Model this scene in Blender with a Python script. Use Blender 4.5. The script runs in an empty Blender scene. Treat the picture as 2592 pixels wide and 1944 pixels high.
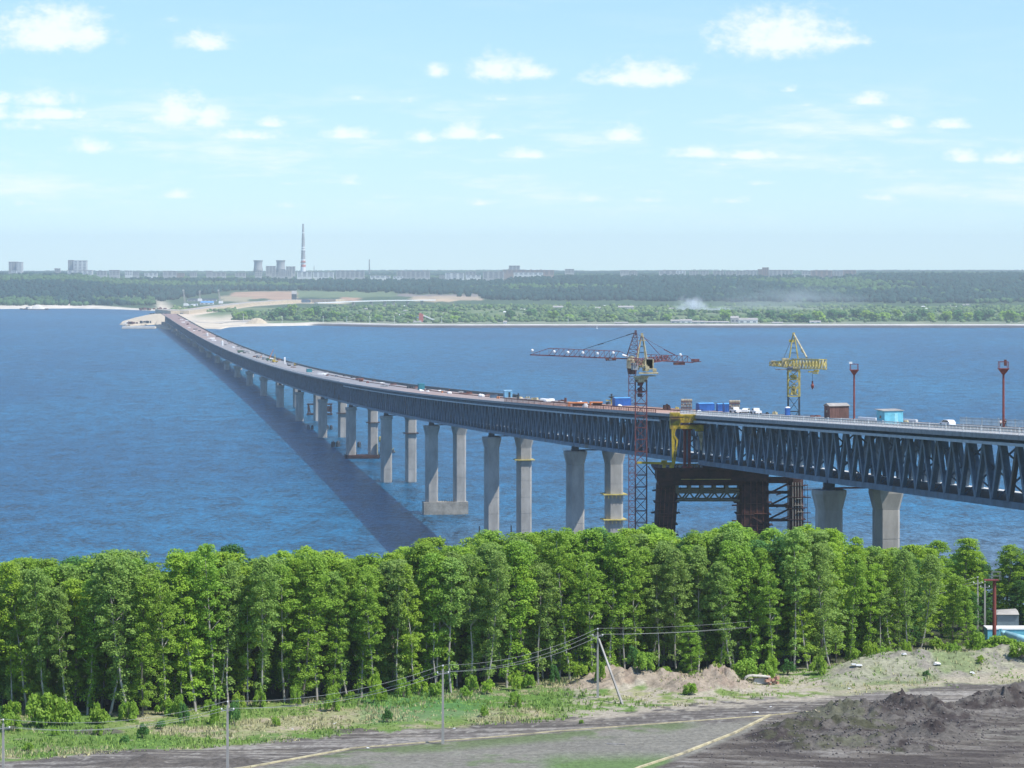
import bpy, math, random
import numpy as np
from mathutils import Vector, Matrix
R_ = math.radians
sc = bpy.context.scene
random.seed(7); rng = np.random.default_rng(11)

# ------------------------------------------------------------ camera
F = 7870.0; H = 128.8; RE = 7.4e6; PX0 = 1296.0; PY0 = 645.0
cam = bpy.data.cameras.new("camera"); camo = bpy.data.objects.new("camera", cam)
sc.collection.objects.link(camo); sc.camera = camo
cam.sensor_width = 36; cam.lens = F/2592*36
cam.shift_y = -(972-PY0)/2592
camo.location = (0, 0, H); camo.rotation_euler = (R_(90), 0, 0)
cam.clip_start = 1; cam.clip_end = 90000
sc.render.resolution_x = 1024; sc.render.resolution_y = 768

# ------------------------------------------------------------ light
SUN = Vector((1.0, -0.58, 1.72)).normalized()
el = math.asin(SUN.z); az = math.atan2(SUN.x, SUN.y)
sl = bpy.data.lights.new("sun", 'SUN'); sl.energy = 5.0; sl.angle = R_(0.5); sl.color = (1.0, 0.955, 0.88)
so = bpy.data.objects.new("sun", sl); sc.collection.objects.link(so)
so.rotation_euler = (-SUN).to_track_quat('-Z', 'Y').to_euler(); so.location = (200, -50, 400)
w = bpy.data.worlds.new("World"); sc.world = w; w.use_nodes = True
def sky_nodes():
    nt = w.node_tree; nt.nodes.clear(); N = nt.nodes.new; L = nt.links.new
    out = N('ShaderNodeOutputWorld'); bg = N('ShaderNodeBackground'); bg.inputs[1].default_value = 0.15
    tc = N('ShaderNodeTexCoord')
    add = N('ShaderNodeVectorMath'); add.operation = 'ADD'; add.inputs[1].default_value = (0, 0, 0.05)
    L(tc.outputs['Generated'], add.inputs[0])
    sky = N('ShaderNodeTexSky'); sky.sky_type = 'NISHITA'; sky.sun_disc = False
    sky.sun_elevation = el; sky.sun_rotation = az; sky.altitude = 100
    sky.air_density = 1.3; sky.dust_density = 0.15; sky.ozone_density = 4.0
    L(add.outputs[0], sky.inputs[0])
    tint = N('ShaderNodeMix'); tint.data_type = 'RGBA'; tint.blend_type = 'MULTIPLY'; tint.inputs[0].default_value = 1
    tint.inputs[7].default_value = SKYTINT
    L(sky.outputs[0], tint.inputs[6])
    # clouds, laid out by direction on the sky
    sep = N('ShaderNodeSeparateXYZ'); L(tc.outputs['Generated'], sep.inputs[0])
    def M(op, a, b=None, c=None):
        n = N('ShaderNodeMath'); n.operation = op
        for i, v in enumerate((a, b, c)):
            if v is None: continue
            if isinstance(v, (int, float)): n.inputs[i].default_value = v
            else: L(v, n.inputs[i])
        return n.outputs[0]
    ymax = M('MAXIMUM', sep.outputs[1], 0.02)
    u = M('DIVIDE', sep.outputs[0], ymax); v = M('DIVIDE', sep.outputs[2], ymax)
    cmb = N('ShaderNodeCombineXYZ'); L(u, cmb.inputs[0]); L(v, cmb.inputs[1]); uv = cmb.outputs[0]
    def noise(scale, detail, rough, sy=1.6):
        mp = N('ShaderNodeMapping'); mp.inputs['Scale'].default_value = (1, sy, 1); L(uv, mp.inputs[0])
        n = N('ShaderNodeTexNoise'); n.inputs['Scale'].default_value = scale; n.inputs['Detail'].default_value = detail
        n.inputs['Roughness'].default_value = rough; L(mp.outputs[0], n.inputs[0]); return n
    n1 = noise(150, 8, 0.68, 1.5); n2 = noise(45, 4, 0.55, 2.2)
    # big, medium, faint clouds: px centre, py base, half width, height, strength
    C = [(130,118,150,88,1.0),(225,105,60,52,.95),(520,122,75,44,.8),(1980,132,165,84,1.15),(2130,112,75,26,.75),(1620,212,125,50,.95),(1700,205,60,36,.8),
         (1260,200,85,52,.95),(1340,198,60,38,.85),(1105,192,40,32,.6),(2195,266,55,28,.85),(450,318,85,66,1.0),(530,320,65,46,.9),(680,322,60,24,.75),(620,352,130,26,.6),
         (110,268,110,40,.6),(110,302,140,30,.8),(-5,262,40,24,.8),(-10,300,50,36,.8),(230,386,65,36,.7),(60,330,200,30,.4),(330,340,120,30,.35),(880,352,75,30,.8),(1170,352,60,38,.9),(1250,352,55,18,.6),(1075,358,60,30,.55),
         (1575,356,60,32,.85),(1340,400,80,22,.75),(1760,398,95,26,.85),(1900,402,90,22,.85),(1830,420,60,14,.4),(2272,324,52,28,.75),(2410,324,62,22,.75),
         (2440,410,52,32,.75),(2550,410,70,30,.85),(890,468,28,26,.6),(450,502,55,22,.6),(1265,256,50,20,.5),(905,256,40,22,.5),(1040,262,60,20,.4),(2000,234,28,16,.5),(2050,272,45,16,.4),
         (1500,512,55,22,.55),(1215,520,60,20,.5),(1640,512,60,16,.45),(1850,514,55,18,.5),(2230,508,55,20,.55),(2430,502,80,28,.5),(1940,468,70,16,.45),(2100,434,60,18,.35),
         (440,58,80,20,.28),(100,208,60,24,.22),(700,525,80,16,.25),(1000,505,80,18,.25),(2300,440,120,20,.3),(80,520,90,18,.3),(60,490,60,18,.3),(730,468,50,14,.3)]
    acc = None
    for (cx, cy, hw, hh, st) in C:
        # local coordinate: x/hw, y/h, flat base at 0
        sx, sy = F/(hw*1.25), F/(hh*1.3)
        ma = N('ShaderNodeVectorMath'); ma.operation = 'MULTIPLY_ADD'; L(uv, ma.inputs[0])
        ma.inputs[1].default_value = (sx, sy, 0)
        cu, cv = (cx-PX0)/F, (PY0-(cy-hh*0.25))/F
        ma.inputs[2].default_value = (-cu*sx, -cv*sy, 0)
        m1 = N('ShaderNodeVectorMath'); m1.operation = 'MULTIPLY'; m1.inputs[1].default_value = (-1, -2.6, 1); L(ma.outputs[0], m1.inputs[0])
        m2 = N('ShaderNodeVectorMath'); m2.operation = 'MAXIMUM'; L(ma.outputs[0], m2.inputs[0]); L(m1.outputs[0], m2.inputs[1])
        sp = N('ShaderNodeVectorMath'); sp.operation = 'LENGTH'; L(m2.outputs[0], sp.inputs[0])
        a = M('SUBTRACT', 1.0, sp.outputs['Value'])
        mu = M('MULTIPLY_ADD', a, 0.75*min(1.0, st+.25), (st-1.0)*0.30)
        acc = mu if acc is None else M('MAXIMUM', acc, mu)
    nn = M('SUBTRACT', n1.outputs[0], 0.5); nn2 = M('SUBTRACT', n2.outputs[0], 0.5)
    d = M('ADD', M('MULTIPLY_ADD', nn, 1.25, acc), M('MULTIPLY', nn2, 0.55))
    mr = N('ShaderNodeMapRange'); mr.interpolation_type = 'SMOOTHSTEP'; L(d, mr.inputs[0])
    mr.inputs[1].default_value = -0.04; mr.inputs[2].default_value = 0.66; mr.inputs[3].default_value = 0; mr.inputs[4].default_value = 0.76
    # thin streaks low in the sky
    n3 = noise(14, 7, 0.66, 5.5)
    def MR(val, a, b, c, d_):
        k = N('ShaderNodeMapRange'); k.interpolation_type = 'SMOOTHSTEP'; L(val, k.inputs[0])
        for i_, x_ in enumerate((a, b, c, d_)): k.inputs[i_+1].default_value = x_
        return k.outputs[0]
    band = M('MULTIPLY', MR(v, .006, .022, 0, 1), MR(v, .040, .060, 1, .12))
    streak = M('MULTIPLY', MR(n3.outputs[0], .46, .74, 0, .62), band)
    alpha = M('MAXIMUM', mr.outputs[0], streak)
    mix = N('ShaderNodeMix'); mix.data_type = 'RGBA'; mix.inputs[7].default_value = CLOUDCOL
    L(alpha, mix.inputs[0]); L(tint.outputs[2], mix.inputs[6])
    L(mix.outputs[2], bg.inputs[0]); L(bg.outputs[0], out.inputs[0])
SKYTINT = (.75, .865, 1.04, 1); CLOUDCOL = (6.3, 6.4, 6.5, 1)
sky_nodes()
sc.view_settings.view_transform = 'Standard'; sc.view_settings.look = 'None'
sc.view_settings.exposure = 0.25; sc.view_settings.gamma = 1.0
sc.render.engine = 'CYCLES'
cy = sc.cycles; cy.use_denoising = True; cy.max_bounces = 6; cy.diffuse_bounces = 2; cy.glossy_bounces = 2
cy.transmission_bounces = 4; cy.transparent_max_bounces = 8; cy.volume_bounces = 3; cy.caustics_reflective = False; cy.caustics_refractive = False

# ------------------------------------------------------------ helpers
def drop(x, y): return (x*x+y*y)/(2*RE)
def W(px, py, Y):
    "point seen at photo pixel px,py at forward distance Y"
    return Vector(((px-PX0)*Y/F, Y, H-(py-PY0)*Y/F))
def GP(px, py, z=0.0, curved=True):
    "point of the level z (above the curved water) seen at px,py"
    Y = 3000.
    for _ in range(40):
        zz = z-(drop((px-PX0)*Y/F, Y) if curved else 0)
        Y = (H-zz)*F/(py-PY0)
    return Vector(((px-PX0)*Y/F, Y, zz))
def interp(x, t):
    return float(np.interp(x, [a for a, _ in t], [b for _, b in t]))

def vnoise(x, y, seed=0):
    xi = np.floor(x).astype(np.int64); yi = np.floor(y).astype(np.int64)
    fx = x-xi; fy = y-yi; fx = fx*fx*(3-2*fx); fy = fy*fy*(3-2*fy)
    def h(a, b):
        n = (a*374761393+b*668265263+seed*1442695041) & 0x7fffffff
        n = ((n ^ (n >> 13))*1274126177) & 0x7fffffff
        return ((n ^ (n >> 16)) & 0xffff)/65535.0
    return (h(xi, yi)*(1-fx)+h(xi+1, yi)*fx)*(1-fy)+(h(xi, yi+1)*(1-fx)+h(xi+1, yi+1)*fx)*fy
def fbm(x, y, oct=4, seed=0):
    s = 0; a = .5; t = 0
    for i in range(oct):
        s = s+a*vnoise(x*2**i, y*2**i, seed+i*17); t += a; a *= .5
    return s/t

def mesh_np(name, V, Fc, mat=None, col=None, smooth=False):
    me = bpy.data.meshes.new(name)
    V = np.asarray(V, np.float32); Fc = np.asarray(Fc, np.int32)
    n = Fc.shape[1]
    me.vertices.add(len(V)); me.vertices.foreach_set('co', V.ravel())
    me.loops.add(Fc.size); me.loops.foreach_set('vertex_index', Fc.ravel())
    me.polygons.add(len(Fc)); me.polygons.foreach_set('loop_start', np.arange(0, Fc.size, n, dtype=np.int32))
    me.polygons.foreach_set('loop_total', np.full(len(Fc), n, np.int32))
    if smooth: me.polygons.foreach_set('use_smooth', np.ones(len(Fc), bool))
    if col is not None:
        a = me.color_attributes.new('Col', 'FLOAT_COLOR', 'POINT')
        a.data.foreach_set('color', np.asarray(col, np.float32).ravel())
    me.update(calc_edges=True); me.validate()
    if mat: me.materials.append(mat)
    return me
COL = sc.collection
def link(name, me, parent=None):
    o = bpy.data.objects.new(name, me); COL.objects.link(o)
    if parent: o.parent = parent
    return o
def tag(o, label=None, cat=None, group=None, kind=None):
    if label: o['label'] = label
    if cat: o['category'] = cat
    if group: o['group'] = group
    if kind: o['kind'] = kind
    return o
def thing(name, label, cat, loc=(0, 0, 0), rz=0, group=None):
    o = bpy.data.objects.new(name, None); COL.objects.link(o)
    o.location = loc; o.rotation_euler = (0, 0, rz); o.empty_display_size = .5
    return tag(o, label, cat, group)
def origin_of(o):
    p = Vector((0, 0, 0))
    while o is not None: p += o.location; o = o.parent
    return p
class MB:
    def __init__(s): s.v = []; s.f = []
    def box(s, c, sz, rz=0, taper=1.0, tz=None):
        cx, cy_, cz = c; a, b, h = sz[0]/2, sz[1]/2, sz[2]/2; n = len(s.v)
        co, si = math.cos(rz), math.sin(rz)
        for k, z in ((1, -h), (taper, h)):
            for x, y in ((-a, -b), (a, -b), (a, b), (-a, b)):
                x *= k; y *= (k if tz is None else tz) if z > 0 else 1
                s.v.append((cx+x*co-y*si, cy_+x*si+y*co, cz+z))
        s.f += [(n, n+3, n+2, n+1), (n+4, n+5, n+6, n+7)]+[(n+i, n+(i+1) % 4, n+4+(i+1) % 4, n+4+i) for i in range(4)]
        return s
    def bar(s, p, q, w=.1, h=None, up=(0, 0, 1), w2=None):
        p = Vector(p); q = Vector(q); d = q-p
        if d.length < 1e-6: return s
        d.normalize(); u = Vector(up)
        if abs(d.dot(u)) > .98: u = Vector((1, 0, 0))
        sd = d.cross(u).normalized(); up_ = sd.cross(d); h = w if h is None else h
        n = len(s.v); k = 1 if w2 is None else w2/w
        for e, m in ((p, 1), (q, k)):
            for a, b in ((-1, -1), (1, -1), (1, 1), (-1, 1)):
                s.v.append(tuple(e+sd*(a*w*m/2)+up_*(b*h*m/2)))
        s.f += [(n, n+1, n+2, n+3), (n+7, n+6, n+5, n+4)]+[(n+(i+1) % 4, n+i, n+4+i, n+4+(i+1) % 4) for i in range(4)]
        return s
    def cyl(s, p, q, r1, r2=None, n=10, cap=True):
        p = Vector(p); q = Vector(q); r2 = r1 if r2 is None else r2
        d = (q-p).normalized(); u = Vector((0, 0, 1))
        if abs(d.dot(u)) > .98: u = Vector((1, 0, 0))
        a = d.cross(u).normalized(); b = d.cross(a); k = len(s.v)
        for e, r in ((p, r1), (q, r2)):
            for i in range(n):
                t = 2*math.pi*i/n; s.v.append(tuple(e+a*(r*math.cos(t))+b*(r*math.sin(t))))
        s.f += [(k+i, k+(i+1) % n, k+n+(i+1) % n, k+n+i) for i in range(n)]
        if cap: s.f += [tuple(k+i for i in range(n))[::-1], tuple(k+n+i for i in range(n))]
        return s
    def poly(s, pts): n = len(s.v); s.v += [tuple(p) for p in pts]; s.f.append(tuple(range(n, n+len(pts)))); return s
    def prism(s, pts, off):
        n = len(s.v); m = len(pts); off = Vector(off)
        s.v += [tuple(p) for p in pts]+[tuple(Vector(p)+off) for p in pts]
        s.f += [tuple(range(n, n+m))[::-1], tuple(range(n+m, n+2*m))]+[(n+i, n+(i+1) % m, n+m+(i+1) % m, n+m+i) for i in range(m)]
        return s
    def lathe(s, c, prof, n=16):
        k = len(s.v); c = Vector(c)
        for r, z in prof:
            for i in range(n):
                t = 2*math.pi*i/n; s.v.append((c.x+r*math.cos(t), c.y+r*math.sin(t), c.z+z))
        m = len(prof)
        for j in range(m-1):
            s.f += [(k+j*n+i, k+j*n+(i+1) % n, k+(j+1)*n+(i+1) % n, k+(j+1)*n+i) for i in range(n)]
        s.f += [tuple(k+i for i in range(n))[::-1], tuple(k+(m-1)*n+i for i in range(n))]
        return s
    def lattice(s, A, B, wa, wb, n, r, up=(0, 0, 1), ha=None, hb=None, zig=True, tri=False):
        A = Vector(A); B = Vector(B); d = (B-A).normalized(); u = Vector(up)
        if abs(d.dot(u)) > .98: u = Vector((0, 1, 0))
        sd = d.cross(u).normalized(); up_ = sd.cross(d).normalized()
        ha = wa if ha is None else ha; hb = wb if hb is None else hb
        def ring(t):
            c = A.lerp(B, t); w_ = wa+(wb-wa)*t; h_ = ha+(hb-ha)*t
            if tri: return [c-sd*w_/2-up_*h_/2, c+sd*w_/2-up_*h_/2, c+up_*h_/2]
            return [c-sd*w_/2-up_*h_/2, c+sd*w_/2-up_*h_/2, c+sd*w_/2+up_*h_/2, c-sd*w_/2+up_*h_/2]
        rs = [ring(i/n) for i in range(n+1)]; m = len(rs[0])
        for k in range(m): s.bar(rs[0][k], rs[n][k], r*1.5)
        for i in range(n+1):
            for k in range(m): s.bar(rs[i][k], rs[i][(k+1) % m], r)
            if i < n:
                for k in range(m):
                    a, b = (k, (k+1) % m) if i % 2 == 0 else ((k+1) % m, k)
                    s.bar(rs[i][a], rs[i+1][b], r)
        return s
    def build(s, name, mat, parent=None, world=True, smooth=False, label=None):
        me = bpy.data.meshes.new(name)
        o = origin_of(parent) if (parent and world) else Vector((0, 0, 0))
        me.from_pydata([(a-o.x, b-o.y, c-o.z) for a, b, c in s.v], [], s.f)
        me.materials.append(mat); me.update()
        if smooth: me.polygons.foreach_set('use_smooth', [True]*len(me.polygons))
        ob = link(name, me, parent)
        if label: ob['label'] = label
        return ob
def recenter(o, c):
    "move a one-mesh thing's origin to c"
    c = Vector(c); o.data.transform(Matrix.Translation(-c)); o.location = c; return o

# ------------------------------------------------------------ materials
def mat(name, col, rough=.8, metal=0, var=.12, scale=.5, bump=0, col2=None, spec=.3, stain=None, stretch=(1, 1, 1)):
    m = bpy.data.materials.new(name); m.use_nodes = True; nt = m.node_tree; N = nt.nodes.new; L = nt.links.new
    p = nt.nodes['Principled BSDF']; p.inputs['Roughness'].default_value = rough; p.inputs['Metallic'].default_value = metal
    p.inputs['Specular IOR Level'].default_value = spec
    tc = N('ShaderNodeTexCoord'); mp = N('ShaderNodeMapping'); mp.inputs['Scale'].default_value = stretch
    L(tc.outputs['Object'], mp.inputs[0])
    n = N('ShaderNodeTexNoise'); n.inputs['Scale'].default_value = scale; n.inputs['Detail'].default_value = 5; n.inputs['Roughness'].default_value = .65
    L(mp.outputs[0], n.inputs[0])
    c1 = (*col, 1); c2 = (*(col2 if col2 else tuple(max(0, c*(1-2.2*var)) for c in col)), 1)
    if not col2: c1 = (*tuple(min(1, c*(1+1.2*var)) for c in col), 1)
    cr = N('ShaderNodeValToRGB'); cr.color_ramp.elements[0].position = .36; cr.color_ramp.elements[1].position = .66
    cr.color_ramp.elements[0].color = c2; cr.color_ramp.elements[1].color = c1
    L(n.outputs[0], cr.inputs[0]); outc = cr.outputs[0]
    if stain:
        n2 = N('ShaderNodeTexNoise'); n2.inputs['Scale'].default_value = scale*.37; n2.inputs['Detail'].default_value = 6; L(mp.outputs[0], n2.inputs[0])
        mr = N('ShaderNodeMapRange'); mr.inputs[1].default_value = stain[1]; mr.inputs[2].default_value = stain[1]+.08; L(n2.outputs[0], mr.inputs[0])
        mx = N('ShaderNodeMix'); mx.data_type = 'RGBA'; L(mr.outputs[0], mx.inputs[0]); L(outc, mx.inputs[6]); mx.inputs[7].default_value = (*stain[0], 1)
        outc = mx.outputs[2]
    L(outc, p.inputs['Base Color'])
    if bump:
        b = N('ShaderNodeBump'); b.inputs['Strength'].default_value = .6; b.inputs['Distance'].default_value = bump
        L(n.outputs[0], b.inputs['Height']); L(b.outputs[0], p.inputs['Normal'])
    return m
def mat_attr(name, scale, amt, rough=.95, bump=0, detail=6):
    "colour from the vertex attribute, broken up with noise"
    m = bpy.data.materials.new(name); m.use_nodes = True; nt = m.node_tree; N = nt.nodes.new; L = nt.links.new
    p = nt.nodes['Principled BSDF']; p.inputs['Roughness'].default_value = rough; p.inputs['Specular IOR Level'].default_value = .15
    at = N('ShaderNodeAttribute'); at.attribute_name = 'Col'
    tc = N('ShaderNodeTexCoord'); n = N('ShaderNodeTexNoise'); n.inputs['Scale'].default_value = scale; n.inputs['Detail'].default_value = detail
    n.inputs['Roughness'].default_value = .7
    L(tc.outputs['Object'], n.inputs[0])
    mr = N('ShaderNodeMapRange'); mr.inputs[1].default_value = .3; mr.inputs[2].default_value = .7
    mr.inputs[3].default_value = 1-amt; mr.inputs[4].default_value = 1+amt; L(n.outputs[0], mr.inputs[0])
    mx = N('ShaderNodeVectorMath'); mx.operation = 'SCALE'; L(at.outputs['Color'], mx.inputs[0]); L(mr.outputs[0], mx.inputs['Scale'])
    L(mx.outputs[0], p.inputs['Base Color'])
    if bump:
        b = N('ShaderNodeBump'); b.inputs['Strength'].default_value = .8; b.inputs['Distance'].default_value = bump
        L(n.outputs[0], b.inputs['Height']); L(b.outputs[0], p.inputs['Normal'])
    return m
def leafmat(name, col, col2, trans=.35, hv=.25):
    m = bpy.data.materials.new(name); m.use_nodes = True; nt = m.node_tree; N = nt.nodes.new; L = nt.links.new
    p = nt.nodes['Principled BSDF']; p.inputs['Roughness'].default_value = .55; p.inputs['Specular IOR Level'].default_value = .25
    g = N('ShaderNodeNewGeometry'); oi = N('ShaderNodeObjectInfo')
    mx = N('ShaderNodeMix'); mx.data_type = 'RGBA'; mx.inputs[6].default_value = (*col, 1); mx.inputs[7].default_value = (*col2, 1)
    a = N('ShaderNodeMath'); a.operation = 'MULTIPLY'; L(g.outputs['Random Per Island'], a.inputs[0]); a.inputs[1].default_value = .55
    b = N('ShaderNodeMath'); b.operation = 'MULTIPLY_ADD'; L(oi.outputs['Random'], b.inputs[0]); b.inputs[1].default_value = .5; L(a.outputs[0], b.inputs[2])
    L(b.outputs[0], mx.inputs[0])
    hsv = N('ShaderNodeHueSaturation'); L(mx.outputs[2], hsv.inputs['Color'])
    c = N('ShaderNodeMath'); c.operation = 'MULTIPLY_ADD'; L(oi.outputs['Random'], c.inputs[0]); c.inputs[1].default_value = hv; c.inputs[2].default_value = 1-hv/2
    L(c.outputs[0], hsv.inputs['Value'])
    L(hsv.outputs[0], p.inputs['Base Color'])
    tr = N('ShaderNodeBsdfTranslucent'); L(hsv.outputs[0], tr.inputs[0])
    ms = N('ShaderNodeMixShader'); ms.inputs[0].default_value = trans
    L(p.outputs[0], ms.inputs[1]); L(tr.outputs[0], ms.inputs[2]); L(ms.outputs[0], nt.nodes['Material Output'].inputs[0])
    return m
M_ = {}
M_['steel'] = mat('blue_grey_steel', (.10, .165, .235), .6, 0, .15, .25, stain=((.085, .08, .075), .62))
M_['steel_light'] = mat('pale_steel', (.36, .42, .45), .5, 0, .1, .3)
M_['steel_dark'] = mat('dark_steel', (.05, .06, .07), .6, 0, .2, .5)
M_['conc'] = mat('concrete', (.37, .355, .325), .85, 0, .12, .22, bump=.03, stain=((.24, .225, .20), .58), stretch=(1, 1, .35))
M_['conc_dark'] = mat('wet_concrete', (.30, .28, .24), .8, 0, .15, .3)
M_['rust'] = mat('rust', (.20, .075, .05), .85, 0, .3, .8, col2=(.08, .035, .03))
M_['rust_dark'] = mat('dark_rust', (.080, .036, .030), .85, 0, .3, .5, col2=(.022, .013, .014))
M_['redpaint'] = mat('red_brown_paint', (.23, .06, .05), .7, 0, .15, .6)
M_['cranered'] = mat('crane_red', (.24, .08, .075), .8, 0, .3, .9, col2=(.085, .045, .055))
M_['yellow'] = mat('yellow_paint', (.46, .33, .03), .6, 0, .2, .8, stain=((.18, .12, .05), .56))
M_['yellow_dull'] = mat('dull_yellow', (.52, .43, .13), .6, 0, .15, .8, stain=((.25, .2, .1), .6))
M_['cream'] = mat('cream_paint', (.50, .44, .27), .6, 0, .2, .8)
M_['orange'] = mat('orange_primer', (.60, .22, .08), .8, 0, .12, .5)
M_['white'] = mat('white_paint', (.78, .78, .76), .5, 0, .05, .5)
M_['blue'] = mat('blue_paint', (.03, .13, .42), .55, 0, .12, .4)
M_['blue_top'] = mat('blue_roof', (.10, .32, .62), .5, 0, .1, .4)
M_['teal'] = mat('teal_paint', (.03, .20, .25), .6, 0, .1, .4)
M_['cyan'] = mat('cyan_paint', (.16, .50, .62), .6, 0, .1, .5, stain=((.5, .6, .62), .66))
M_['brown'] = mat('brown_boards', (.16, .085, .07), .85, 0, .15, .8, stretch=(3, 3, .5))
M_['greyroof'] = mat('felt_roof', (.35, .33, .30), .85, 0, .12, .5)
M_['grey'] = mat('grey_metal', (.25, .26, .27), .6, 0, .12, .6)
M_['green'] = mat('green_paint', (.04, .11, .06), .6, 0, .1, .5)
M_['glass'] = mat('dark_glass', (.03, .045, .06), .15, 0, .05, .5, spec=.6)
M_['tyre'] = mat('tyre', (.02, .02, .02), .9, 0, .1, 2)
M_['skin'] = mat('skin', (.45, .27, .19), .6, 0, .05, 2)
M_['jeans'] = mat('dark_cloth', (.03, .035, .05), .9, 0, .1, 2)
M_['bark'] = mat('bark', (.20, .175, .15), .95, 0, .25, 1.2, stretch=(1, 1, .2))
M_['bark_pale'] = mat('pale_bark', (.44, .40, .36), .95, 0, .2, 1.2, stretch=(1, 1, .2))
M_['leaf'] = leafmat('leaf_fresh', (.34, .51, .06), (.21, .38, .048), .42)
M_['leaf_y'] = leafmat('leaf_yellow_green', (.40, .56, .06), (.28, .46, .05), .42)
M_['leaf_b'] = leafmat('leaf_brownish', (.33, .46, .11), (.24, .41, .08), .42)
M_['leaf_d'] = leafmat('leaf_dark', (.08, .20, .05), (.11, .26, .055), .35)
M_['sand'] = mat('sand', (.52, .43, .30), .95, 0, .12, .3)
M_['salt'] = mat('white_sand', (.62, .58, .50), .95, 0, .08, .3)
M_['bldg'] = mat('panel_wall', (.42, .41, .39), .85, 0, .08, .05)
M_['bldg_w'] = mat('white_wall', (.66, .66, .63), .85, 0, .06, .05)
M_['brick'] = mat('brick_wall', (.34, .25, .21), .9, 0, .1, .05)
M_['window'] = mat('window_band', (.09, .11, .14), .3, 0, .1, .1, spec=.5)
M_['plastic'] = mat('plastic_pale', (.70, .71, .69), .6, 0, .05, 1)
M_['wood'] = mat('pale_wood', (.50, .44, .27), .85, 0, .15, .6, stain=((.28, .25, .17), .54))
M_['wire'] = mat('wire', (.33, .34, .33), .5, 0, .05, 1)
SMOKE = True; HAZE = True; HAZED = 4.4e-5; HAZECOL = (.86, .97, 1.0, 1)
# ------------------------------------------------------------ water
def water():
    ys = np.concatenate([np.arange(380, 2200, 70), np.geomspace(2200, 15000, 60)]); xs = np.linspace(-1, 1, 81)
    V = []
    for y in ys:
        hw = 500+y*.24
        for x in xs: V.append((x*hw, y, -drop(x*hw, y)))
    n = len(xs); Fc = [(i*n+j, i*n+j+1, (i+1)*n+j+1, (i+1)*n+j) for i in range(len(ys)-1) for j in range(n-1)]
    m = bpy.data.materials.new('river_water'); m.use_nodes = True; nt = m.node_tree; N = nt.nodes.new; L = nt.links.new
    p = nt.nodes['Principled BSDF']; p.inputs['IOR'].default_value = 1.33
    p.inputs['Roughness'].default_value = .32; p.inputs['Specular IOR Level'].default_value = WSPEC
    g = N('ShaderNodeNewGeometry'); sep = N('ShaderNodeSeparateXYZ'); L(g.outputs['Position'], sep.inputs[0])
    def noise(scale, st, det=3, ro=.6):
        mp = N('ShaderNodeMapping'); mp.inputs['Scale'].default_value = st; mp.inputs['Rotation'].default_value = (0, 0, .25)
        L(g.outputs['Position'], mp.inputs[0]); n = N('ShaderNodeTexNoise'); n.inputs['Scale'].default_value = scale
        n.inputs['Detail'].default_value = det; n.inputs['Roughness'].default_value = ro; L(mp.outputs[0], n.inputs[0]); return n.outputs[0]
    a = noise(.34, (1, .42, 1), 4, .75); c = noise(.06, (1, .5, 1), 3, .6); big = noise(.0025, (1, .35, 1), 4, .6)
    def mr(v, a0, a1, b0, b1, t='LINEAR'):
        n = N('ShaderNodeMapRange'); n.interpolation_type = t; L(v, n.inputs[0])
        for i, x in enumerate((a0, a1, b0, b1)): n.inputs[i+1].default_value = x
        return n.outputs[0]
    def mix(f, c1, c2):
        n = N('ShaderNodeMix'); n.data_type = 'RGBA'
        for i, x in ((0, f), (6, c1), (7, c2)):
            if isinstance(x, (tuple, float)): n.inputs[i].default_value = x
            else: L(x, n.inputs[i])
        return n.outputs[2]
    base = mix(mr(big, .40, .60, 0, 1), WCOL1, WCOL2)
    # silty water near the bank
    mm = N('ShaderNodeMath'); mm.operation = 'MULTIPLY'; L(mr(sep.outputs[1], 1160, 1620, 1, 0, 'SMOOTHSTEP'), mm.inputs[0])
    L(mr(sep.outputs[0], -95, -10, 0, 1, 'SMOOTHSTEP'), mm.inputs[1])
    m2 = N('ShaderNodeMath'); m2.operation = 'MULTIPLY'; L(mm.outputs[0], m2.inputs[0]); L(mr(big, .3, .7, .25, .75), m2.inputs[1])
    base = mix(m2.outputs[0], base, (.14, .135, .12, 1))
    # ripple light painted into the base colour: sky-bright crests, dark troughs
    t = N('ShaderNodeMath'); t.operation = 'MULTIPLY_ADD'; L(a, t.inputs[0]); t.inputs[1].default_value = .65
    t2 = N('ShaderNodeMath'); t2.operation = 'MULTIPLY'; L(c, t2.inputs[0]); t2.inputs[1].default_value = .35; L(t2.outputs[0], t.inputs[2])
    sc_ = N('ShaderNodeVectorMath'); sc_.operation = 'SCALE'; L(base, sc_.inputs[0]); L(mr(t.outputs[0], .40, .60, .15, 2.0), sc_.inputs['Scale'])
    foam = noise(.34, (1, .35, 1), 2, .5)
    fm = N('ShaderNodeMath'); fm.operation = 'MULTIPLY'; L(mr(foam, .74, .78, 0, 1), fm.inputs[0]); L(mr(c, .55, .65, 0, .55), fm.inputs[1])
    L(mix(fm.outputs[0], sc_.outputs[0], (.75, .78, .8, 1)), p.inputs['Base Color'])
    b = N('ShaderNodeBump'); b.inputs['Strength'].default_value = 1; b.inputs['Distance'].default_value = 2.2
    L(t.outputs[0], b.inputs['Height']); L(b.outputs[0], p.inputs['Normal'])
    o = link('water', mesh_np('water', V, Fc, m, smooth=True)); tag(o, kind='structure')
WSPEC = .20; WCOL1 = (.001, .048, .108, 1); WCOL2 = (.003, .080, .155, 1)
water()

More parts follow.
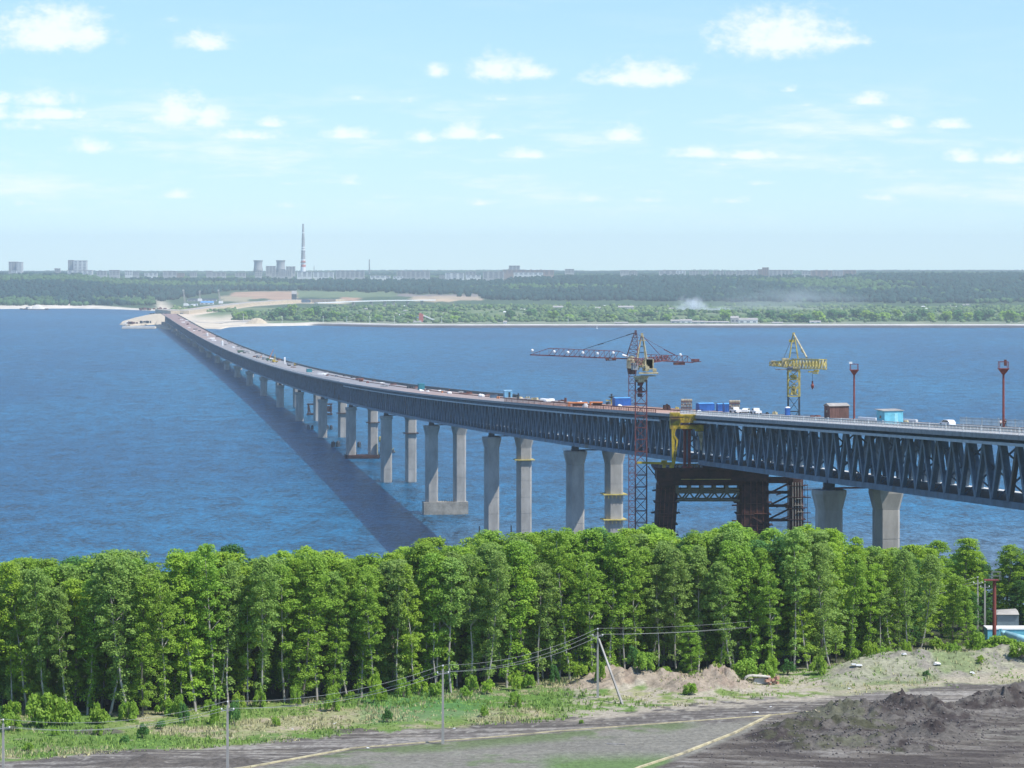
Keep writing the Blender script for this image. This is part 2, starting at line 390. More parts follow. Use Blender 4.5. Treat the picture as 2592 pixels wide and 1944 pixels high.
# ------------------------------------------------------------ near ground
Z0 = 66.0
GRASS_END = [(0, 1930), (350, 1900), (565, 1884), (735, 1870), (930, 1850), (1185, 1832), (1430, 1815), (1592, 1795), (1723, 1785), (1939, 1765), (2262, 1748), (2592, 1720)]
TREE_BASE = [(-120, 1815), (0, 1812), (350, 1812), (600, 1788), (900, 1768), (1200, 1747), (1450, 1726), (1700, 1708), (1950, 1704), (2100, 1695), (2160, 1672), (2350, 1650), (2592, 1628)]
LINE_A = [(560, 1953), (633, 1942), (904, 1893), (1250, 1865), (1400, 1852), (1723, 1828), (1950, 1811), (2041, 1804)]
LINE_B = [(1600, 1952), (1621, 1943), (1723, 1910), (1858, 1857), (1950, 1811)]
MOUNDS = []  # px, py, rx(m), ry(m), height, kind
for a in [(1962, 1868, 4.6, 4, 1.5), (2050, 1890, 4.6, 3.6, 1.5), (2005, 1845, 4.5, 4.5, 1.2), (2110, 1848, 6, 5, 1.7), (2165, 1815, 6, 6, 1.9), (2235, 1822, 5, 5, 1.3), (2290, 1835, 5, 5, 1.5),
          (2330, 1803, 6, 6, 2.2), (2400, 1815, 5, 5, 1.5), (2250, 1885, 6, 4, 1.6), (2170, 1868, 5, 4, 1.2), (2330, 1862, 5, 4, 1.3), (2395, 1868, 4.5, 4, 1.6), (2470, 1790, 5, 4, 1.3), (2530, 1785, 5, 5, 1.9),
          (2590, 1780, 5, 5, 2.0), (2440, 1838, 4, 4, .8), (2090, 1815, 4, 5, .9), (2270, 1795, 4, 4, 1.6), (2210, 1848, 4, 3, 1.0), (2140, 1888, 4, 3, .9), (2300, 1897, 4, 3, .9)]: MOUNDS.append((*a, 'dark'))
for a in [(1500, 1740, 5, 4, 1.3), (1560, 1736, 5, 4, 1.7), (1640, 1734, 5, 4, 1.9), (1700, 1742, 4, 4, 1.2), (1745, 1752, 4, 3, 1.5), (1805, 1740, 4.6, 4, 2.4), (1850, 1746, 3.5, 3, 1.3)]: MOUNDS.append((*a, 'sand'))
for a in [(2170, 1712, 6, 6, 2.1), (2240, 1700, 8, 7, 2.6), (2330, 1702, 8, 7, 2.6), (2420, 1695, 9, 8, 2.5), (2520, 1685, 9, 8, 2.5), (2600, 1680, 9, 9, 2.6), (2120, 1728, 4, 4, 1.2)]: MOUNDS.append((*a, 'rubble'))
for a in [(375, 1932, 2.2, 2, .8), (325, 1940, 5, 2.5, .5), (560, 1935, 6, 3, .5), (620, 1932, 2, 1.5, .5), (245, 1855, 4, 3, .5), (900, 1850, 3, 2, .3)]: MOUNDS.append((*a, 'darkflat'))
def G0(px, py, z=Z0):
    Y = (H-z)*F/(py-PY0); return ((px-PX0)*Y/F, Y)
MW = [(*G0(m[0], m[1]), *m[2:]) for m in MOUNDS]
def ground_z(X, Y):
    X = np.asarray(X, float); Y = np.asarray(Y, float)
    z = np.full(X.shape, Z0)
    t = np.clip((Y-545)/200, 0, 1); z = z-(Z0+3)*(t*t*(3-2*t))
    z += (fbm(X*.03+9, Y*.03, 3, 5)-.5)*.7*(Y > 300)+(fbm(X*.5, Y*.5, 3, 6)-.5)*.18
    for mx, my, rx, ry, h, k in MW:
        d = ((X-mx)/rx)**2+((Y-my)/ry)**2
        if not np.any(d < 4): continue
        near = d < 4
        b = np.zeros_like(z); b[near] = np.exp(-d[near]*(1.9 if k == 'dark' else 1.6))*h*(1.08 if k == 'dark' else 1)
        rough = (fbm(X*(.8 if k == 'rubble' else 1.15), Y*(.8 if k == 'rubble' else 1.0), 4, 8)-.5)*(.5 if k == 'rubble' else 1.15)
        if k == 'rubble': b *= .62
        if k == 'dark': b *= .82
        z = z+b*(1+rough)
    return z
def gz(X, Y): return float(ground_z(np.array([X]), np.array([Y]))[0])
def on_ground(px, py):
    "ground point seen at photo pixel"
    z = Z0
    for _ in range(6):
        X, Y = G0(px, py, z); z = .5*z+.5*gz(X, Y)
    return Vector((X, Y, gz(X, Y)))
def near_ground():
    xs = np.unique(np.concatenate([np.arange(-420, -84, 12), np.arange(-84, 100, .36), np.arange(100, 430, 12)]))
    ys = np.unique(np.concatenate([np.arange(-60, 360, 12), np.arange(360, 505, .36), np.arange(505, 790, 8)]))
    X, Y = np.meshgrid(xs, ys); Z = ground_z(X, Y)
    px = PX0+X*F/np.maximum(Y, 50); py = PY0+(H-Z0)*F/np.maximum(Y, 50)
    ge = np.interp(px, *zip(*GRASS_END)); ge = ge+(fbm(X*.25, Y*.25, 4, 21)-.5)*26
    tb = np.interp(px, *zip(*TREE_BASE)); lA = np.interp(px, *zip(*LINE_A)); lB = np.interp(px, [a for a, _ in LINE_B], [b for _, b in LINE_B])
    n1 = fbm(X*.12, Y*.12, 5, 31); n2 = fbm(X*.6, Y*.6, 4, 41); n3 = fbm(X*.05, Y*.05, 4, 51)
    st = fbm((X*.25+Y*.97)*.9, (X*.97-Y*.25)*.12, 4, 61); tr = fbm(Y*1.1-X*.14, X*.03, 4, 71)
    C = np.zeros(X.shape+(4,)); C[..., 3] = 1
    def S(x, a, b): t = np.clip((x-a)/(b-a), 0, 1); return (t*t*(3-2*t))[..., None]
    def mixc(c, k): C[..., :3] = C[..., :3]*(1-k)+np.array(c)*k
    C[..., :3] = (.205, .185, .155)
    mixc((.155, .14, .125), S(n1, .42, .6)); mixc((.25, .235, .205), S(n2, .56, .72)*.7)
    mixc((.095, .085, .076), S(tr, .48, .58)*.9*S(lA-py, 0, 10)); mixc((.29, .27, .24), S(tr, .40, .32)*.75*S(lA-py, 0, 10))
    # tyre tracks wandering over the dirt
    trk = np.zeros(X.shape)
    for i in range(16):
        a0 = 378+i*4.3 if i < 11 else 372+(i-11)*6; sl_ = [.06, .09, .04, .12, -.05, .02][i % 6]; cv = [.0006, -.0004, .0009][i % 3]
        for off in (0, 1.9):
            yc = a0+off+sl_*X+cv*X*X+1.6*np.sin(X*.05+i*1.7); trk = np.maximum(trk, np.exp(-((Y-yc)/.42)**2)*(fbm(X*.15+i*9, Y*0+i, 3, 99) > .42))
    trk = trk[..., None]*S(py-ge, 0, 8)
    mixc((.075, .066, .060), trk*.75)
    peb = fbm(X*1.4, Y*.7, 3, 131)
    mixc((.30, .285, .25), S(peb, .66, .74)*.7); mixc((.10, .09, .08), S(peb, .34, .27)*.6)
    # greenish field in front
    fld = S(py-lA, 2, 14)*(1-S(px, 1900, 1950))
    mixc((.205, .20, .165), fld*.7); mixc((.10, .16, .05), fld*S(n3+.18*(n2-.5), .50, .60)*.62*S(py, 1870, 1900))
    mixc((.10, .18, .045), S(py, 1895, 1930)*S(px, 1330, 1420)*(1-S(px, 1680, 1720))*S(n1, .35, .6)*.8)
    mixc((.10, .15, .05), S(py-lA, -1, 4)*(1-S(py-lA, 12, 30))*S(n1, .4, .5)*.7*(1-S(px, 1700, 1800)))
    # dark soil on the right
    dk = S(px-np.interp(py, [1805, 1811, 1857, 1910, 1943, 1960], [1990, 1962, 1872, 1738, 1640, 1600]), -4, 26)*S(py-1800, -6, 10)
    mixc((.140, .124, .104), dk); mixc((.070, .058, .049), dk*S(st, .45, .60)*.85); mixc((.24, .225, .20), dk*S(st, .36, .26)*.7)
    mixc((.05, .042, .04), dk*S(n1, .52, .62)*.4); mixc((.22, .21, .17), dk*S(px, 2380, 2450)*(1-S(py, 1870, 1900))*S(n2, .5, .6)*.4)
    # grass strip
    g = S(ge-py, -3, 5)
    mixc((.155, .215, .06), g); mixc((.30, .29, .16), g*S(n1+.2*(n2-.5), .46, .60)*.9); mixc((.09, .18, .035), g*S(n3, .50, .42)*.8)
    mixc((.34, .28, .21), g*S(n2+.5*(n1-.5), .64, .72)*.7); mixc((.08, .19, .06), g*S(px, 880, 950)*(1-S(px, 1150, 1300))*S(tb+75-py, -5, 20)*.8)
    # sandy, bare stretch
    sd = S(px, 1380, 1500)*(1-S(px, 2080, 2150))*S(ge-py, -30, -5)
    mixc((.37, .33, .26), sd*S(n2, .38, .56)*.9)
    rb = S(px, 2060, 2140)*S(ge-py, -4, 8)
    mixc((.33, .30, .24), rb*.75); mixc((.20, .185, .16), rb*S(n2, .5, .62)*.7); mixc((.13, .19, .06), rb*S(n1, .50, .60)*.7); mixc((.36, .32, .235), rb*S(py-ge, -22, -6)*.9)
    for mx, my, rx, ry, h, k in MW:
        d = ((X-mx)/rx)**2+((Y-my)/ry)**2+(n2-.5)*.8; kk = 1-S(d, .7, 1.15)
        if k == 'dark': mixc((.110, .100, .088), kk*.9); mixc((.045, .036, .034), kk*S(n1+n2, .98, 1.12)*.9); mixc((.10, .125, .045), kk*S(n3+.4*(n2-.5), .50, .56)*.28)
        elif k == 'sand': mixc((.30, .25, .19), kk); mixc((.27, .20, .15), kk*S(n2, .55, .7)*.6)
        elif k == 'darkflat': mixc((.09, .08, .07), kk*.85)
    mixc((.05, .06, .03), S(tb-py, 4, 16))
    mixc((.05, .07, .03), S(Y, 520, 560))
    nx = len(xs); ny = len(ys); idx = np.arange(nx*ny).reshape(ny, nx)
    Fc = np.stack([idx[:-1, :-1], idx[:-1, 1:], idx[1:, 1:], idx[1:, :-1]], -1).reshape(-1, 4)
    V = np.stack([X, Y, Z], -1).reshape(-1, 3)
    m = mat_attr('bank_soil', 1.8, .38, bump=.22)
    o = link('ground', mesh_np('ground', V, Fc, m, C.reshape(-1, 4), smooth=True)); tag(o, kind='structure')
    return xs, ys, C, px, py, ge, tb
GRD = near_ground()
def tufts():
    V = []; Fc = []; Cc = []
    n = 0
    for _ in range(90000):
        X = rng.uniform(-80, 95); Y = rng.uniform(385, 500); px = PX0+X*F/Y
        if not -60 < px < 2660: continue
        py = PY0+(H-Z0)*F/Y; ge = interp(px, GRASS_END); tb = interp(px, TREE_BASE)
        if py < tb-6 or py > ge+6: continue
        pat = float(fbm(np.array([X*.12]), np.array([Y*.12]), 4, 91)[0]); dens = .25+.9*(pat > .46)
        if px > 1450: dens *= .33
        if rng.random() > dens*.55: continue
        z = Z0+.2 if False else None
        h = rng.uniform(.12, .34)*(1+.8*(pat > .55)); wd = rng.uniform(.05, .14)
        V.append((X, Y, h, wd)); 
    A = np.array(V); zz = ground_z(A[:, 0], A[:, 1]); N_ = len(A)
    vs = np.zeros((N_, 3, 3, 3)); cs = np.zeros((N_, 3, 3, 4)); cs[..., 3] = 1
    pat = fbm(A[:, 0]*.12, A[:, 1]*.12, 4, 31)
    base = np.where((pat+rng.normal(0, .05, N_) > .50)[:, None], np.array((.40, .38, .20)), np.array((.20, .31, .07)))*rng.uniform(.75, 1.25, (N_, 1))
    for k in range(3):
        a = rng.uniform(0, 6.28, N_); lx = rng.normal(0, .14, N_); ly = rng.normal(0, .14, N_)
        ox = rng.normal(0, .12, N_); oy = rng.normal(0, .12, N_); w_ = A[:, 3]
        vs[:, k, 0] = np.stack([A[:, 0]+ox-np.cos(a)*w_, A[:, 1]+oy-np.sin(a)*w_, zz-.05], -1)
        vs[:, k, 1] = np.stack([A[:, 0]+ox+np.cos(a)*w_, A[:, 1]+oy+np.sin(a)*w_, zz-.05], -1)
        vs[:, k, 2] = np.stack([A[:, 0]+ox+lx, A[:, 1]+oy+ly, zz+A[:, 2]], -1)
        cs[:, k, :, :3] = base[:, None, :]
    V = vs.reshape(-1, 3); Fc = np.arange(len(V)).reshape(-1, 3)
    o = link('grass', mesh_np('grass', V, Fc, mat_attr('grass_blades', 1.0, .15), cs.reshape(-1, 4)))
    tag(o, 'tufts of green and straw coloured grass between the trees and the dirt track', 'grass', kind='stuff')
tufts()

# ------------------------------------------------------------ far bank
SHORE = [(-400, 781), (0, 782), (183, 780.5), (300, 783), (395, 787), (430, 800), (455, 812), (480, 822), (500, 831), (560, 833.5), (575, 829), (620, 826.5), (790, 824), (850, 825.5), (1000, 829), (1100, 829.5), (3000, 830)]
CREST = [(-400, 688), (200, 688), (300, 698), (700, 699), (800, 703), (1250, 704), (1320, 697), (1700, 694), (2100, 698), (2200, 690), (3000, 687)]
def far_h(px, D, D0):
    "height above the water surface of the far bank; D0 = shore distance in that column"
    t = np.clip((D-D0)/60, 0, 1)
    t = np.clip((D-D0)/25, 0, 1)
    wall = np.interp(px, [-400, 430, 560, 760, 860, 3000], [1.5, 2.0, 2.0, 2.5, 5.5, 5.8])
    base = wall*t
    left = np.interp(px, [-400, 380, 600, 1150, 3000], [1, 1, 0.55, 0.2, 0.0])
    s0 = 7650; s1 = 10000
    u = np.clip((D-s0)/(s1-s0), 0, 1); crest = np.interp(px, *zip(*CREST)); top = H-(crest-PY0)*10000/F+6.8-17-5; rise = top*(1-(1-u)**1.5)+np.clip((D-10000)/8000, 0, 1)*(45-top)
    hill = (fbm(px*.004+3, D*.0006, 3, 101)-.5)*8*u
    far = 0
    return base+rise+hill+far
def far_z(px, D):
    D0 = np.interp(px, *zip(*SHORE_D))
    X = (px-PX0)*D/F
    return far_h(px, D, D0)-drop(X, D)
SHORE_D = [(p, GP(p, q).y) for p, q in SHORE]
def FZ(px, D): return float(far_z(np.array([float(px)]), np.array([float(D)]))[0])
def far_pt(px, py, dmin=5400, dmax=16000):
    "far-bank surface point seen at px,py"
    D = np.linspace(dmin, dmax, 1200); z = far_z(np.full(D.shape, float(px)), D); q = PY0+(H-z)*F/D
    i = np.where(q <= py)[0]; k = i[0] if len(i) else len(D)-1
    return Vector(((px-PX0)*D[k]/F, D[k], z[k]))
BARE = [  # px0, px1, py0, py1, colour
    (585, 745, 739, 757, (.36, .235, .15)), (868, 908, 742, 762, (.38, .24, .155)), (1040, 1215, 746, 758, (.36, .28, .19)), (560, 640, 752, 765, (.30, .26, .16)), (740, 1000, 738, 752, (.13, .17, .08)),
    (1000, 1215, 745, 750, (.20, .17, .15)), (1060, 1150, 757, 764, (.45, .34, .22)), (1982, 2065, 735.5, 738.5, (.38, .36, .22)), (240, 420, 740, 760, (.10, .15, .08))]
def far_land():
    cols = np.arange(-420, 3020, 9.0)
    rel = np.concatenate([[-40, -15], np.array([0, 6, 12, 18, 24, 30, 40, 55, 70, 85, 100, 125, 160, 200, 260, 330, 400]), 1000+np.linspace(.05, 1, 240)])
    V = []; C = []
    DD = np.zeros((len(rel), len(cols))); 
    for j, c in enumerate(cols):
        D0 = interp(c, SHORE_D); DD[:, j] = np.where(rel < 900, D0+rel, D0*(21000/D0)**np.clip(rel-1000, 0, 1))
    PXg = np.broadcast_to(cols, DD.shape)
    Z = np.zeros(DD.shape)
    for i in range(len(rel)):
        Z[i] = far_z(cols, DD[i])
        if rel[i] < 0: Z[i] -= 2.5
    X = (PXg-PX0)*DD/F; py = PY0+(H-Z)*F/DD; px = PXg
    n1 = fbm(X*.004, DD*.002, 5, 201); n2 = fbm(X*.02, DD*.006, 4, 211)
    C = np.zeros(X.shape+(4,)); C[..., 3] = 1
    def S(x, a, b): t = np.clip((x-a)/(b-a), 0, 1); return (t*t*(3-2*t))[..., None]
    def mixc(c, k): C[..., :3] = C[..., :3]*(1-k)+np.array(c)*k
    C[..., :3] = (.10, .15, .055)
    mixc((.17, .20, .09), S(n2, .45, .6)*(DD < 7700)[..., None]*.8)
    mixc((.045, .075, .035), (DD > 7650)[..., None]*.85)
    D0g = np.interp(px, *zip(*SHORE_D))
    beach = (1-S(DD-D0g, 90, 190))
    mixc((.58, .52, .42), beach*(1-S(px, 780, 860))); mixc((.50, .47, .42), (1-S(DD-D0g, 50, 75))*S(px, 800, 860)); 
    mixc((.075, .072, .08), (1-S(DD-D0g, 15, 21))*S(px, 780, 800)); mixc((.33, .30, .25), S(DD-D0g, 110, 140)*(1-S(DD-D0g, 200, 260))*S(px, 820, 860)*.5)
    # sandy spit, approach embankment
    spit = S(px, 385, 410)*(1-S(px, 620, 700))*(1-S(DD-D0g, 500, 1500))
    mixc((.56, .48, .36), spit); mixc((.35, .33, .30), spit*S(n2, .55, .65)*.6)
    lo = np.interp(px, [410, 480, 560, 640, 760, 880, 1000], [796, 800, 786, 774, 766, 768, 766]); hi = np.interp(px, [410, 480, 560, 640, 760, 880, 1000], [783, 783, 775, 768, 760, 763, 764])
    mixc((.56, .46, .34), S(py-hi, -2, 0)*(1-S(py-lo, 0, 3))*S(px, 400, 420)*(1-S(px, 850, 900)))
    for a, b, c, d, col in BARE:
        wv = (fbm(px*.03, py*.25, 4, 77)-.5)*22
        mixc(col, S(px+wv*3, a-3, a+6)*(1-S(px+wv*3, b-6, b+3))*S(py+wv*.5, c-2, c+1)*(1-S(py+wv*.5, d-1, d+2)))
    nx = len(cols); ny = len(rel); idx = np.arange(nx*ny).reshape(ny, nx)
    Fc = np.stack([idx[:-1, :-1], idx[:-1, 1:], idx[1:, 1:], idx[1:, :-1]], -1).reshape(-1, 4)
    o = link('far_bank', mesh_np('far_bank', np.stack([X, DD, Z], -1).reshape(-1, 3), Fc, mat_attr('far_soil', .02, .25), C.reshape(-1, 4), smooth=True))
    tag(o, kind='structure')
far_land()
# lumps: icosahedra squashed and jittered, one cluster of leaves per crown
ICO = []
def ico():
    t = (1+5**.5)/2
    v = np.array([(-1, t, 0), (1, t, 0), (-1, -t, 0), (1, -t, 0), (0, -1, t), (0, 1, t), (0, -1, -t), (0, 1, -t), (t, 0, -1), (t, 0, 1), (-t, 0, -1), (-t, 0, 1)], float)
    v /= np.linalg.norm(v[0])
    f = np.array([(0, 11, 5), (0, 5, 1), (0, 1, 7), (0, 7, 10), (0, 10, 11), (1, 5, 9), (5, 11, 4), (11, 10, 2), (10, 7, 6), (7, 1, 8), (3, 9, 4), (3, 4, 2), (3, 2, 6), (3, 6, 8), (3, 8, 9), (4, 9, 5), (2, 4, 11), (6, 2, 10), (8, 6, 7), (9, 8, 1)])
    return v, f
IV, IF = ico()
def lumps(P, R, RZ, colr, name, label, mtl):
    n = len(P); ang = rng.uniform(0, 6.28, n); v = IV[None]*(1+rng.uniform(-.28, .28, (n, 12, 1)))
    c, s = np.cos(ang)[:, None], np.sin(ang)[:, None]
    x = v[..., 0]*c-v[..., 1]*s; y = v[..., 0]*s+v[..., 1]*c
    V = np.stack([P[:, 0, None]+x*R[:, None], P[:, 1, None]+y*R[:, None], P[:, 2, None]+v[..., 2]*RZ[:, None]], -1)
    Fc = IF[None]+(np.arange(n)*12)[:, None, None]
    C = np.ones((n, 12, 4)); C[..., :3] = colr[:, None, :]*(1+rng.uniform(-.18, .18, (n, 12, 1)))
    o = link(name, mesh_np(name, V.reshape(-1, 3), Fc.reshape(-1, 3), mtl, C.reshape(-1, 4)))
    return tag(o, label, 'forest' if 'forest' in name else 'bushes', kind='stuff')
def forest():
    m = mat_attr('far_leaves', .15, .2)
    n = 60000; px = rng.uniform(-380, 2980, n); D = 7550+(rng.random(n)**1.5)*12500
    z = far_z(px, D); X = (px-PX0)*D/F; py = PY0+(H-z)*F/D
    keep = np.ones(n, bool)
    fe = np.interp(px, [-400, 200, 380, 430, 580, 740, 900, 1050, 1250, 3000], [779, 773, 773, 762, 736, 737, 740, 744, 760, 771])
    keep &= py < fe+fbm(px*.02, px*0, 2, 5)*4-2
    wn = (fbm(px*.03, py*.25, 4, 77)-.5)*22; town = ((px > 225) & (px < 1410)) | ((px > 1560) & (px < 2180)); keep &= ~(town & (D > 10050) & (D < 11500) & (rng.random(n) < .94))
    for a, b, c, d, co in BARE: keep &= ~((px+wn*3 > a) & (px+wn*3 < b) & (py+wn*.5 > c) & (py+wn*.5 < d) & (rng.random(n) < (.97 if co[0] > co[1]*1.1 else .6)))
    big = fbm(X*.0011, D*.0016, 4, 301); sm = fbm(X*.008, D*.006, 3, 305)
    con = (big > .50) | ((py > 735) & (py < 771) & (px > 900) & (sm > .35)); con &= ~((py > 760) & (px < 400) & (sm > .42))
    keep &= rng.random(n) < np.where(sm < .30, .4, 1)
    colr = np.where(con[:, None], np.array((.014, .042, .034)), np.array((.056, .108, .038)))*rng.uniform(.75, 1.3, (n, 1))
    R = rng.uniform(5, 9.5, n); RZ = rng.uniform(6, 9.5, n)*np.where(con, 1.15, .9)*np.where(D > 10800, .6, 1)
    P = np.stack([X, D, z+RZ*.65], -1)[keep]
    lumps(P, R[keep], RZ[keep], colr[keep], 'far_forest', 'mixed wood of dark conifers and light green crowns climbing the far bank to the city', m)
    n = 9000; px = rng.uniform(430, 2980, n); D = 5600+rng.random(n)**.9*2100
    z = far_z(px, D); X = (px-PX0)*D/F; py = PY0+(H-z)*F/D; sm = fbm(X*.006, D*.004, 4, 401)
    D0 = np.interp(px, *zip(*SHORE_D)); ln = np.interp(px, [430, 600, 760, 880, 3000], [0, 801, 773, 770, 766])
    keep = (D > D0+150) & (py > ln) & (py > 768) & (rng.random(n) < np.clip((sm-.36)*5, .06, 1)) & ~((px < 590) & (py > 790)) & ~((px > 590) & (px < 800) & (py > 812))
    colr = np.where((rng.random(n) < .4)[:, None], np.array((.055, .105, .035)), np.array((.11, .165, .05)))*rng.uniform(.75, 1.3, (n, 1))
    R = rng.uniform(3, 7, n); RZ = rng.uniform(2.5, 5.5, n)
    lumps(np.stack([X, D, z+RZ*.5], -1)[keep], R[keep], RZ[keep], colr[keep], 'bushes', 'light green bushes and garden trees on the low ground behind the embankment', m)
forest()
# ------------------------------------------------------------ the bridge
AX = Vector((-.1422, .9898)); TX = Vector((.9898, .1422)); A0 = 189.2; KY = .1437
PROF = [(380, 88.2), (571, 81.4), (632, 78.9), (718, 75.4), (790, 72.7), (886, 68.9), (999, 64.6), (1121, 59.9), (1332, 52.4), (1498, 47.1), (1716, 40.6), (1887, 36.1), (1985, 33.6), (2346, 25.8), (2421, 24.1), (2735, 18.9), (2855, 17.0), (3082, 14.2), (3388, 11.6), (3905, 8.6), (4459, 7.7), (5000, 8.0), (5700, 8.8)]
_a = np.array([p[0] for p in PROF]); _b = np.array([p[1] for p in PROF]); _c = np.polyfit(_a, _b, 6)
def zb(Y0): return float(np.polyval(_c, Y0))
DEPTH = 14.4; STEP = 11*AX.y
def BP(Y0, t, z=None, dz=0.0):
    "point of the bridge: station Y0 (forward distance on the axis), t metres right of the axis, dz above the truss bottom"
    x = A0-KY*Y0+t*TX.x; y = Y0+t*TX.y
    zz = (zb(Y0)+dz if z is None else z)-drop(x, y)
    return Vector((x, y, zz))
def deck_at(px, py, tmin=-12.3, tmax=12.3):
    "deck surface point seen at px,py (t clamped onto the deck)"
    best = None; u = (px-PX0)/F
    for i in range(300):
        t = tmin+(tmax-tmin)*i/299
        Y0 = (A0+TX.x*t-TX.y*t*u)/(u+KY)
        p = BP(Y0, t, dz=DEPTH); e = abs(PY0+(H-p.z)*F/p.y-py)
        if best is None or e < best[0]: best = (e, t, Y0, p)
    return best[3], best[1], best[2]
bridge = thing('bridge', 'long steel deck-truss road bridge on twin concrete columns crossing the wide river', 'bridge', BP(742, 0, z=0))
def stations(a, b, st=STEP): n = max(1, round((b-a)/st)); return [a+(b-a)*i/n for i in range(n+1)]
PIERS = [1547+217.75*(k-4) for k in range(2, 23)]      # columns up to the far end
PIERS = [742.5]+PIERS
SPANS = [(480, 742.5), (742.5, 894)]+[(PIERS[i], PIERS[i+1]) for i in range(1, len(PIERS)-1)]
SPANS.insert(2, (911, PIERS[1])); SPANS.append((PIERS[-1], 5665))
for a, b in SPANS:
    a += .7; b -= .7; ns = stations(a, b); n = len(ns)-1
    near = a < 2400
    for t in (-7, 7):
        T = D_ = MB()
        for i in range(n):
            T.bar(BP(ns[i], t, dz=.65), BP(ns[i+1], t, dz=.65), .8 if t < 0 else 1.3, 1.3)
            T.bar(BP(ns[i], t, dz=DEPTH-1.9), BP(ns[i+1], t, dz=DEPTH-1.9), .7, 1.0)
            if i % 1 == 0: T.bar(BP(ns[i], t-.41*(t < 0), dz=1.1), BP(ns[i], t-.41*(t < 0), dz=2.3), 1.0, .12, up=(TX.x, TX.y, 0))
        for i in range(n):
            mid = (ns[i]+ns[i+1])/2
            D_.bar(BP(ns[i], t, dz=1.1), BP(mid, t, dz=DEPTH-2), 1.15, .85, up=(TX.x, TX.y, 0))
            D_.bar(BP(mid, t, dz=DEPTH-2), BP(ns[i+1], t, dz=1.1), 1.15, .85, up=(TX.x, TX.y, 0))
        for s in (a, b): D_.bar(BP(s, t, dz=.6), BP(s, t, dz=DEPTH-1.6), .9, .9, up=(TX.x, TX.y, 0))
        T.build('truss', M_['steel'], bridge)
    B_ = MB()
    for i in range(n+1):
        B_.bar(BP(ns[i], -7, dz=.6), BP(ns[i], 7, dz=.6), .5, .9)
        if near or i % 2 == 0:
            B_.bar(BP(ns[i], -13, dz=DEPTH-.75), BP(ns[i], -6.9, dz=DEPTH-1.5), .25, .45)
            B_.bar(BP(ns[i], 13, dz=DEPTH-.75), BP(ns[i], 6.9, dz=DEPTH-1.5), .25, .45)
            B_.bar(BP(ns[i], -7, dz=DEPTH-1.3), BP(ns[i], 7, dz=DEPTH-1.3), .4, 1.0)
        if i == 0: B_.bar(BP(ns[0]+.1, -6.5, dz=.8), BP(ns[0]+.1, 6.5, dz=DEPTH-1.6), .3)
        if not near and i < n: B_.bar(BP(ns[i], -6.8, dz=.5), BP(ns[i+1], 6.8, dz=.5), .35)
        if near and i % 2 == 0 and i < n:
            B_.bar(BP(ns[i], -6.5, dz=1.2), BP(ns[i], 6.5, dz=DEPTH-2), .35); B_.bar(BP(ns[i], 6.5, dz=1.2), BP(ns[i], -6.5, dz=DEPTH-2), .35)
        if near and i < n:
            B_.bar(BP(ns[i]+STEP/2, -13, dz=DEPTH-.75), BP(ns[i]+STEP/2, -6.9, dz=DEPTH-1.5), .2, .35)
            B_.bar(BP(ns[i], -6.5, dz=.5), BP(ns[i+1], 6.5, dz=.5), .35); B_.bar(BP(ns[i], 6.5, dz=.5), BP(ns[i+1], -6.5, dz=.5), .35)
    for i in range(n):
        for t in (-3.5, 0, 3.5): B_.bar(BP(ns[i], t, dz=DEPTH-1.5), BP(ns[i+1], t, dz=DEPTH-1.5), .3, 2.0)
    B_.build('cross_bracing', M_['steel'], bridge)
    if a < 3400:
        W_ = MB()
        for i in range(n): W_.bar(BP(ns[i], -.3, dz=1.15), BP(ns[i+1], -.3, dz=1.15), 11.0, .2)
        W_.build('lower_deck', M_['steel_dark'], bridge)
